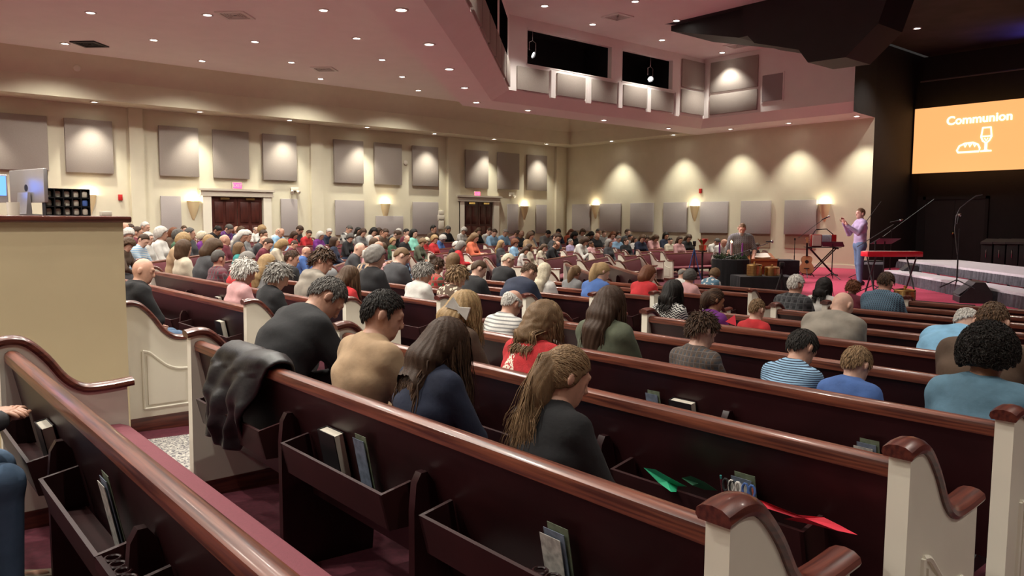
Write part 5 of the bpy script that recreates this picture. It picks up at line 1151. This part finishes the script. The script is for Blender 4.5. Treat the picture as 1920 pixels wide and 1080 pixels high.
# wreath with candles
e = empty('advent_wreath', (Tw[0], Tw[1], Tw[2] + .004), 0, 'green evergreen wreath with tall candles on the round table', 'wreath'); mb = MB(); rnd = random.Random(3)
for k in range(420):
    a = rnd.random() * 6.283; r = .30 + rnd.gauss(0, .055); z = .045 + rnd.gauss(0, .028); p = np.array([r * math.cos(a), r * math.sin(a), max(z, .012)]); dv = nrm(np.array([rnd.gauss(0, 1), rnd.gauss(0, 1), rnd.gauss(.3, .7)])) * .075; q = p + dv; q[2] = max(q[2], .01)
    mb.tube([p, q], [.010, .003], 4)
o = mobj('greenery', mb, mat('evergreen', (.022, .060, .020), .7, noise=.5, scale=60), e); o['kind'] = 'stuff'
FLM = mat('flame', (1, .7, .3), .5, emit=14, ecol=(1, .62, .25))
for k, (a, cc) in enumerate(((.6, 'purple'), (2.2, 'purple'), (3.8, 'pink'), (5.3, 'purple'), (0, 'white'))):
    r = .26 if k < 4 else 0; x, y = r * math.cos(a), r * math.sin(a); cn = mobj('candle', MB().lathe([(.001, 0), (.022, 0), (.020, .36), (.001, .355)], 12, (x, y, .02)), cloth(cc), e)
    if k in (0, 2, 4): mobj('flame', MB().lathe([(.001, 0), (.010, .015), (.006, .035), (.001, .055)], 8, (x, y, .385)), FLM, cn)
l = bpy.data.lights.new('candle_glow', 'POINT'); l.energy = 4; l.color = (1, .6, .25); l.shadow_soft_size = .03; o = bpy.data.objects.new('candle_glow', l); COL.objects.link(o); o.location = (Tw[0], Tw[1], Tw[2] + .5)
# lectern
P = along(1426, 486, 19.1); e = empty('lectern', (P[0], P[1], tz), math.radians(229), 'small wooden lectern with slanted top beside the wreath table', 'lectern'); HW = mat('honey_wood', (.34, .12, .035), .4, noise=.35, scale=3, stretch=(1, 1, 10))
zl = P[2] - tz; mobj('base', MB().bbox(-.25, .25, -.3, .3, 0, .06, .01), HW, e); mobj('column', MB().bbox(-.10, .10, -.13, .13, .06, zl - .12, .01), HW, e)
mobj('top', MB().prism([(-.25, zl - .14), (.25, zl - .16), (.25, zl - .02), (-.25, zl + .14)], 1, -.33, .33), HW, e, smooth=None); mobj('ledge', MB().box(.25, .28, -.33, .33, zl - .03, zl + .02), HW, e)
tag(mobj('open_book', MB().prism([(-.2, 0), (0, -.02), (.2, 0), (.2, .02), (0, .004), (-.2, .02)], 0, -.14, .14).xf(Matrix.Translation((P[0], P[1], P[2] + .09)) @ Matrix.Rotation(math.radians(229), 4, 'Z') @ Matrix.Rotation(.32, 4, 'Y')), WHITE), 'open white book lying on the wooden lectern', 'book')
g_ = along(1407, 500, 17.62); mic_stand((g_[0], g_[1], tz), 1.3, (on_d(1354, 487, g_), on_d(1440, 456, g_)), (on_d(1436, 453, g_), on_d(1450, 453, g_)), 'boom microphone stand reaching over the wooden lectern', tz, .13)
# tripods
def tripod(px, py, d, h, m, lab, dev):
    P = along(px, py, d); z = fz(P[0], P[1]); e = empty('camera_tripod', (P[0], P[1], z), .6, lab, 'tripod'); H = P[2] - z
    for k in range(3): a = 2.1 * k; mobj('leg', MB().tube([(0, 0, H - .08), (.16 * math.cos(a), .16 * math.sin(a), H * .5), (.36 * math.cos(a), .36 * math.sin(a), .01)], [.016, .013, .011]), m, e)
    mobj('centre_column', MB().tube([(0, 0, H * .45), (0, 0, H)], .014), BLKM, e); mobj('head', MB().bbox(-.04, .04, -.04, .04, H, H + .06, .01), BLKM, e)
    c = mobj('camera', MB().bbox(-.09, .07, -.045, .045, H + .06, H + .15, .012), BLKM, e); mobj('lens_barrel', MB().tube([(.07, 0, H + .105), (.14, 0, H + .105)], .032, 12), BLKM, c)
tripod(1466, 505, 15.6, 1.0, BLKM, 'black camera tripod in front of the brass trays', True)
tripod(1302, 462, 21.5, 1.3, mat('blue_metal', (.03, .10, .34), .35, metal=.3), 'blue-legged camera tripod before the empty front pew', True)
# red-hatted visitor and poinsettia beside the front pews
P = along(1318, 448, 23.2); z = fz(P[0], P[1]); e = empty('poinsettia_plant', (P[0], P[1], z), 0, 'red and pale green potted poinsettia on a stand by the front pews', 'plant'); H = P[2] - z
mobj('stand', MB().lathe([(.001, 0), (.16, 0), (.16, .03), (.03, .05), (.03, H - .4), (.14, H - .38), (.14, H - .36), (.001, H - .36)], 16), BLKM, e); mobj('pot', MB().lathe([(.001, H - .36), (.09, H - .36), (.12, H - .18), (.001, H - .18)], 16), BRASS, e)
for k in range(46):
    a = rnd.random() * 6.283; t = rnd.random(); r = .2 * math.sqrt(rnd.random()); b = np.array([.04 * math.cos(a), .04 * math.sin(a), H - .18]); tip = np.array([r * math.cos(a), r * math.sin(a), H - .02 + .05 * rnd.random()]); sd = np.array([-math.sin(a), math.cos(a), 0]) * .035; md = (b + tip) / 2 + [0, 0, .04]
    mobj('leaf', MB().add([b, md + sd, tip, md - sd, md + [0, 0, .012]], [(0, 1, 4), (1, 2, 4), (2, 3, 4), (3, 0, 4)]), mat('poinsettia_red', (.5, .01, .012), .6) if k % 3 else mat('leaf_green', (.12, .2, .05), .6), e)
# percussion cases by the back wall
for k in range(4):
    P = atX(1855 + 24 * k, 452, 26.6); e = empty('equipment_case', (P[0], P[1], 0), math.pi, '%s black slant-lidded case along the stage wall from the door' % ORD[k], 'case', 'stage cases')
    H = P[2]; mobj('body', MB().bbox(-.2, .2, -.155, .155, 0, H - .1, .015), mat('case_black', (.014, .014, .018), .5), e); mobj('lid', MB().prism([(-.24, H - .09), (.24, H - .09), (.24, H - .03), (-.24, H + .07)], 1, -.165, .165), mat('case_lid', (.05, .05, .055), .4), e)
    mobj('handle', MB().tube([(.205, 0, H - .5), (.225, 0, H - .48), (.225, 0, H - .28), (.205, 0, H - .26)], .01), CHROME, e)
# ================================================================== BOOTH, COAT, BOOKS AND SMALL THINGS
BX, BY = 1.47, 5.97
bo = empty('sound_booth', (0, 0, 0), 0, 'beige sound booth wall with a dark wooden counter top', 'booth')
mobj('front_wall', MB().box(-3, BX, BY, BY + .12, -.1, 1.51).box(BX - .17, BX - .05, BY + .12, 10.5, -.1, 1.51), BEIGE, bo); mobj('counter_top', MB().bbox(-3, BX + .05, BY - .04, BY + .75, 1.51, 1.555, .012), WOODX, bo)
mobj('desk_panel', MB().box(-3, BX - .13, BY + .13, BY + .72, 1.2, 1.24), BEIGE, bo)
CT = 1.556
def bY(px, py, Y): return atY(px, py, Y)
def imac(a, b, Y, htop, rz, lab, lit=False):
    x0, x1 = bY(a, 380, Y)[0], bY(b, 380, Y)[0]; z1 = bY((a + b) / 2, htop, Y)[2]; w = .27; e = empty('desktop_computer', ((x0 + x1) / 2, Y, CT), rz, lab, 'computer')
    h = z1 - CT; SIL = mat('aluminium', (.52, .50, .50), .35, metal=.6)
    mobj('case', MB().bbox(-.02, .008, -w, w, .09, h, .008), SIL, e); mobj('display', MB().box(.008, .012, -w + .01, w - .01, .14, h - .01), mat('display_dark', (.01, .01, .012), .2) if not lit else mat('display_blue', (.05, .12, .5), .3, emit=1.5, ecol=(.1, .25, 1)), e)
    mobj('stand', MB().prism([(-.12, 0), (.05, 0), (.05, .008), (-.02, .012), (-.03, h * .5), (-.045, h * .5), (-.06, .012), (-.12, .008)], 1, -.08, .08), SIL, e); mobj('logo', MB().lathe([(.001, 0), (.025, 0), (.025, .003), (.001, .003)], 12).xf(Matrix.Translation((-.0225, 0, h * .6)) @ Matrix.Rotation(math.pi / 2, 4, 'Y')), BLKM, e)
imac(37, 75, BY + .45, 318, math.radians(14), 'silver desktop computer seen from behind on the booth counter'); imac(-92, -52, BY + .55, 325, math.radians(-95), 'computer with a lit blue display on the booth counter', True)
x0, x1 = bY(82, 380, BY + .25)[0], bY(167, 380, BY + .25)[0]; zt2 = bY(120, 354, BY + .25)[2]; e = empty('receiver_rack', ((x0 + x1) / 2, BY + .25, CT), .12, 'black three-tier rack of white receiver packs on the booth counter', 'rack'); w = (x1 - x0) / 2; H = zt2 - CT
mobj('back_board', MB().box(-w, w, .04, .05, 0, H), BLKM, e)
for k in range(4): mobj('shelf', MB().box(-w, w, -.03, .04, H * k / 3.0 * .97, H * k / 3.0 * .97 + .006), BLKM, e)
for k in range(6): mobj('divider', MB().box(-w + 2 * w * k / 5 - .003, -w + 2 * w * k / 5 + .003, -.03, .04, 0, H), BLKM, e)
pk = smo(MB().lathe([(.001, 0), (.55, .02), (.62, .15), (.62, .7), (.45, .93), (.001, 1)], 12, (0, 0, 0), 1, .5), 'receiver_pack')
for r in range(3):
    for c_ in range(5):
        o = obj('receiver_pack', pk, WHITE if (r, c_) != (1, 4) else mat('pack_blue', (.1, .2, .6), .5), None, ((x0 + x1) / 2 - w + 2 * w * (c_ + .5) / 5, BY + .25, CT + H * r / 3 * .97 + .008), (0, 0, .12)); o.scale = (w / 5 * 1.15, w / 5 * 1.0, H / 3 * .72)
        tag(o, 'white receiver pack standing in the black rack' if (r, c_) != (1, 4) else 'blue-faced receiver pack in the black rack', 'receiver', 'receiver packs in the rack' if (r, c_) != (1, 4) else None)
P = bY(25, 392, BY + .3); tag(mobj('white_mug', MB().lathe([(.001, 0), (.035, 0), (.04, .09), (.036, .09), (.032, .01), (.001, .01)], 16).xf(Matrix.Translation((P[0], P[1], CT))), WHITE), 'white mug between the computers on the booth counter', 'mug')
P = bY(198, 395, BY + .2); tag(mobj('small_box', MB().bbox(-.035, .035, -.03, .03, 0, .035, .004).xf(Matrix.Translation((P[0], P[1], CT))), WHITE), 'tiny white box near the end of the booth counter', 'box')
# ---- black puffer coat over the second rail
RX = ROWX[2]; rz0 = S1[2]['z']; top = rz0 + RAILH; NY, NSg = 46, 60; Vc = []
for layer in (0, 1):
    for i in range(NSg + 1):
        t = i / NSg; L = -.20 + .72 * t                       # arc length: front hem, over the rail, down the back
        y0, y1 = 3.40 + max(0, L) * .72, 4.06 + .10 * math.sin(L * 5) + max(0, L) * .12
        for k in range(NY + 1):
            f = k / NY; y = y0 + (y1 - y0) * f; th = .030 + .012 * math.cos(f * 6.283 * 4) * (L > .1) + .010 * abs(math.sin(L * 24 + 2 * math.sin(y * 6)))
            th *= min(1, 6 * min(f, 1 - f) + .25) * min(1, 5 * min(t, 1 - t) + .25)
            fold = (.020 * math.sin(y * 19 + L * 5) + .012 * math.sin(y * 41 - L * 9)) * min(1, max(0, L) * 4)
            if L < -.03: n = V3(.95, 0, .3); p = V3(RX + .045 + (-L - .03) * .25, y, top + .01 + (L + .03))
            elif L < .05: a = (L + .03) / .08 * math.pi; n = V3(math.cos(a), 0, math.sin(a)); p = V3(RX, y, top + .005) + n * .042 * V3(1, 1, .6)
            else: n = V3(-1, 0, .12); p = V3(RX - .045 - .05 * min(1, (L - .05) * 5) - fold, y + .02 * math.sin(L * 13), top + .005 - (L - .05))
            Vc.append(p + n * (th if layer else -.002))
def ci(l, i, k): return (l * (NSg + 1) + i) * (NY + 1) + k
Fc = [(ci(1, i, k), ci(1, i + 1, k), ci(1, i + 1, k + 1), ci(1, i, k + 1)) for i in range(NSg) for k in range(NY)] + [(ci(0, i, k), ci(0, i, k + 1), ci(0, i + 1, k + 1), ci(0, i + 1, k)) for i in range(NSg) for k in range(NY)]
Fc += [(ci(0, i, k), ci(0, i + 1, k), ci(1, i + 1, k), ci(1, i, k)) for i in range(NSg) for k in (0, NY)] + [(ci(0, i, k), ci(0, i, k + 1), ci(1, i, k + 1), ci(1, i, k)) for k in range(NY) for i in (0, NSg)]
class _N:
    def nets(s): return Vc, Fc
F = _N()
tag(obj('puffer_coat', npmesh('puffer_coat', *F.nets()), mat('puffer_black', (.014, .014, .016), .45, noise=.3, scale=25, bump=.3, bscale=60)), 'black quilted puffer coat draped over a pew rail by the aisle', 'coat')
# ---- things kept in the racks: found by the ray through each, at the rack's distance
COVER = mat('book_cover', (.008, .006, .008), .5, noise=.2, scale=20); PAGES = mat('book_pages', (.70, .64, .54), .8, noise=.08, scale=80, stretch=(1, 1, 30))
def rack_pos(row, px, py, dx=-.085): return atX(px, py, ROWX[row] + dx)
def hymnal(row, px, py, lab, sec=None, tilt=-.19, w=.145, t=.048, h=.225):
    X0 = ROWX[row] + (.08 if sec else 0); P = atX(px, py, X0 - .03); z0 = (S2[row - 2] if sec else S1[row])['z']
    e = empty('hymnal', (X0 + .028, P[1], z0 + .512), 0, lab, 'book'); e.rotation_euler = (0, tilt, .0)
    mobj('pages', MB().box(-t / 2 + .004, t / 2 - .004, -w / 2, w / 2 - .006, .004, h - .004), PAGES, e); mobj('cover', MB().box(-t / 2, -t / 2 + .004, -w / 2 - .003, w / 2, 0, h).box(t / 2 - .004, t / 2, -w / 2 - .003, w / 2, 0, h).box(-t / 2, t / 2, w / 2 - .004, w / 2, 0, h), COVER, e)
def cards(row, px, py, lab, n=3, sec=None):
    P = rack_pos(row, px, py, -.04); zb = S1[row]['z'] + .512; hc = max(.12, P[2] - zb); e = empty('card_bundle', (ROWX[row] + .03, P[1], zb), 0, lab, 'cards'); e.rotation_euler = (0, -.19, 0)
    for k in range(n): mobj('card', MB().box(-.001 - .007 * k, .001 - .007 * k, -.05 + .012 * k, .035 + .012 * k, 0, hc - .018 * k), [mat('card_green', (.16, .2, .13), .6, noise=.5, scale=25), mat('card_blue', (.16, .20, .27), .6, noise=.5, scale=30), mat('card_white', (.5, .48, .44), .6, noise=.45, scale=45)][k % 3], e)
def cup_rings(row, px, py, lab):
    P = rack_pos(row, px, py, -.09); e = empty('cup_holder', (ROWX[row] - .062, P[1], S1[row]['z'] + .63), 0, lab, 'cup holder'); mobj('strip', MB().box(-.046, -.030, -.11, .11, -.03, .005), WOODD, e)
    for k in range(4): mobj('ring', MB().tube([(-.008 + .021 * math.cos(a), -.08 + .053 * k + .021 * math.sin(a), 0) for a in np.linspace(0, 6.283, 13)], .0045, 6, False), WOODD, e)
hymnal(1, 72, 762, 'pale-edged hymnal in the rack of the bench with the bare seat'); cards(1, 185, 885, 'white cards in the rack of the bench with the bare seat'); cup_rings(1, 205, 940, 'row of cup rings on the rack of the bench with the bare seat')
hymnal(2, 612, 795, 'pale-edged hymnal in the rack under the rail with the coat'); cards(2, 665, 815, 'picture cards next to the hymnal under the rail with the coat', 2); cards(2, 1030, 985, 'picture cards above the cup rings on the long rack'); cup_rings(2, 1040, 1040, 'four wooden cup rings below the picture cards')
hymnal(4, 1275, 738, 'white-edged hymnal behind the boy with tousled hair'); cards(4, 1218, 732, 'blue cards beside the white-edged hymnal', 2); cards(4, 1622, 824, 'cards in the rack behind the boy in the blue jacket'); cards(3, 1385, 888, 'picture cards among scissors and pencils')
hymnal(3, 408, 592, 'hymnal with red ribbon in the rack before the hooded man', 1); hymnal(4, 405, 545, 'hymnal in the rack before the pink-topped woman', 1)
P = rack_pos(3, 1350, 895, -.09)
for k, (px_, py_, cn, lab) in enumerate([(1352, 893, 'teal', 'striped pencil with teal tip in the craft rack'), (1412, 917, 'orange', 'orange pencil stub in the craft rack')]):
    P = rack_pos(3, px_, py_, -.10); e = empty('pencil', tuple(P), 0, lab, 'pencil'); mobj('shaft', MB().tube([(.03, 0, -.13), (0, 0, -.008)], .004, 6), cloth('maroon' if k == 0 else 'orange'), e); mobj('eraser', MB().tube([(0, 0, -.008), (-.002, 0, .004)], .0042, 6), cloth(cn), e)
for px_, py_, cn in [(1367, 903, 'black'), (1378, 906, 'white'), (1404, 912, 'blue')]:
    P = rack_pos(3, px_, py_, -.105); e = empty('scissors', tuple(P), 0, '%s-handled scissors standing in the craft rack' % cn, 'scissors')
    for s in (-1, 1): mobj('handle', MB().tube([(0, s * .013 + .012 * math.cos(a), -.015 + .022 * math.sin(a)) for a in np.linspace(0, 6.283, 11)], .0045, 6, False), cloth(cn), e)
    mobj('blades', MB().box(-.002, .002, -.006, .006, -.13, -.035), CHROME, e)
def paper(row, pts, col, lab, dx=-.11, bend=.03):
    W = [rack_pos(row, x, y, dx - bend * math.sin(i * 1.3)) for i, (x, y) in enumerate(pts)]; n = len(W); c = sum(W) / n
    mb = MB(); mb.v = [tuple(p) for p in W] + [tuple(c)] + [tuple(p + np.array([.002, 0, -.001])) for p in W] + [tuple(c + np.array([.002, 0, 0]))]
    mb.f = [(i, (i + 1) % n, n) for i in range(n)] + [((i + 1) % n + n + 1, i + n + 1, 2 * n + 1) for i in range(n)] + [(i, i + n + 1, (i + 1) % n + n + 1, (i + 1) % n) for i in range(n)]
    tag(mobj('craft_paper', mb, mat(col[0], col[1], .7), smooth=None), lab, 'paper')
GRN = ('paper_green', (.02, .45, .22)); DGR = ('paper_dark_green', (.01, .14, .06)); RDP = ('paper_red', (.62, .025, .05))
paper(3, [(1207, 877), (1228, 880), (1258, 897), (1287, 912), (1270, 912), (1268, 922), (1258, 922), (1235, 905)], GRN, 'bright green paper cut-out leaning out of the craft rack')
paper(3, [(1278, 896), (1295, 892), (1320, 903), (1345, 920), (1320, 918), (1298, 910)], DGR, 'dark green paper cut-out lying in the craft rack')
paper(3, [(1420, 936), (1445, 945), (1495, 965), (1545, 970), (1575, 985), (1608, 1003), (1570, 995), (1560, 993), (1530, 985), (1470, 973), (1490, 970), (1419, 947)], RDP, 'long red paper cut-out trailing from the craft rack')
paper(6, [(1360, 603), (1378, 590), (1380, 607), (1380, 611)], RDP, 'red folded paper held beside the girl in purple', -.02, .0)
# ---- neighbour in the camera's own pew: only clasped hands, knees and a boot reach into the picture
J = pose_sit(lean=.0, bow=.3, hunch=.0, arms='clasp')
for g, n in ((1, 'l'), (-1, 'r')): J['wr' + n] = V3(.70, g * .05, .76); J['el' + n] = V3(.46, g * .2, .74)
me = build_body(J, 1.05, False, 0)
e = add_person(J, me, hair_mesh(J, 'short', 1, 3), 'brown', 'dgrey', 'denim', 1, (ROWX[0] + .07, 3.55, S1[0]['z']), 0, 1.0, 'person in jeans with clasped hands in the pew behind the bare bench', None, 'short', False)
for n in 'lr': obj('boot', _shoe, mat('boot_suede', (.20, .15, .10), .85, noise=.2, scale=40), e, tuple(J['an' + n] + V3(0, 0, -.09)))
print('script total', time.time() - T0)
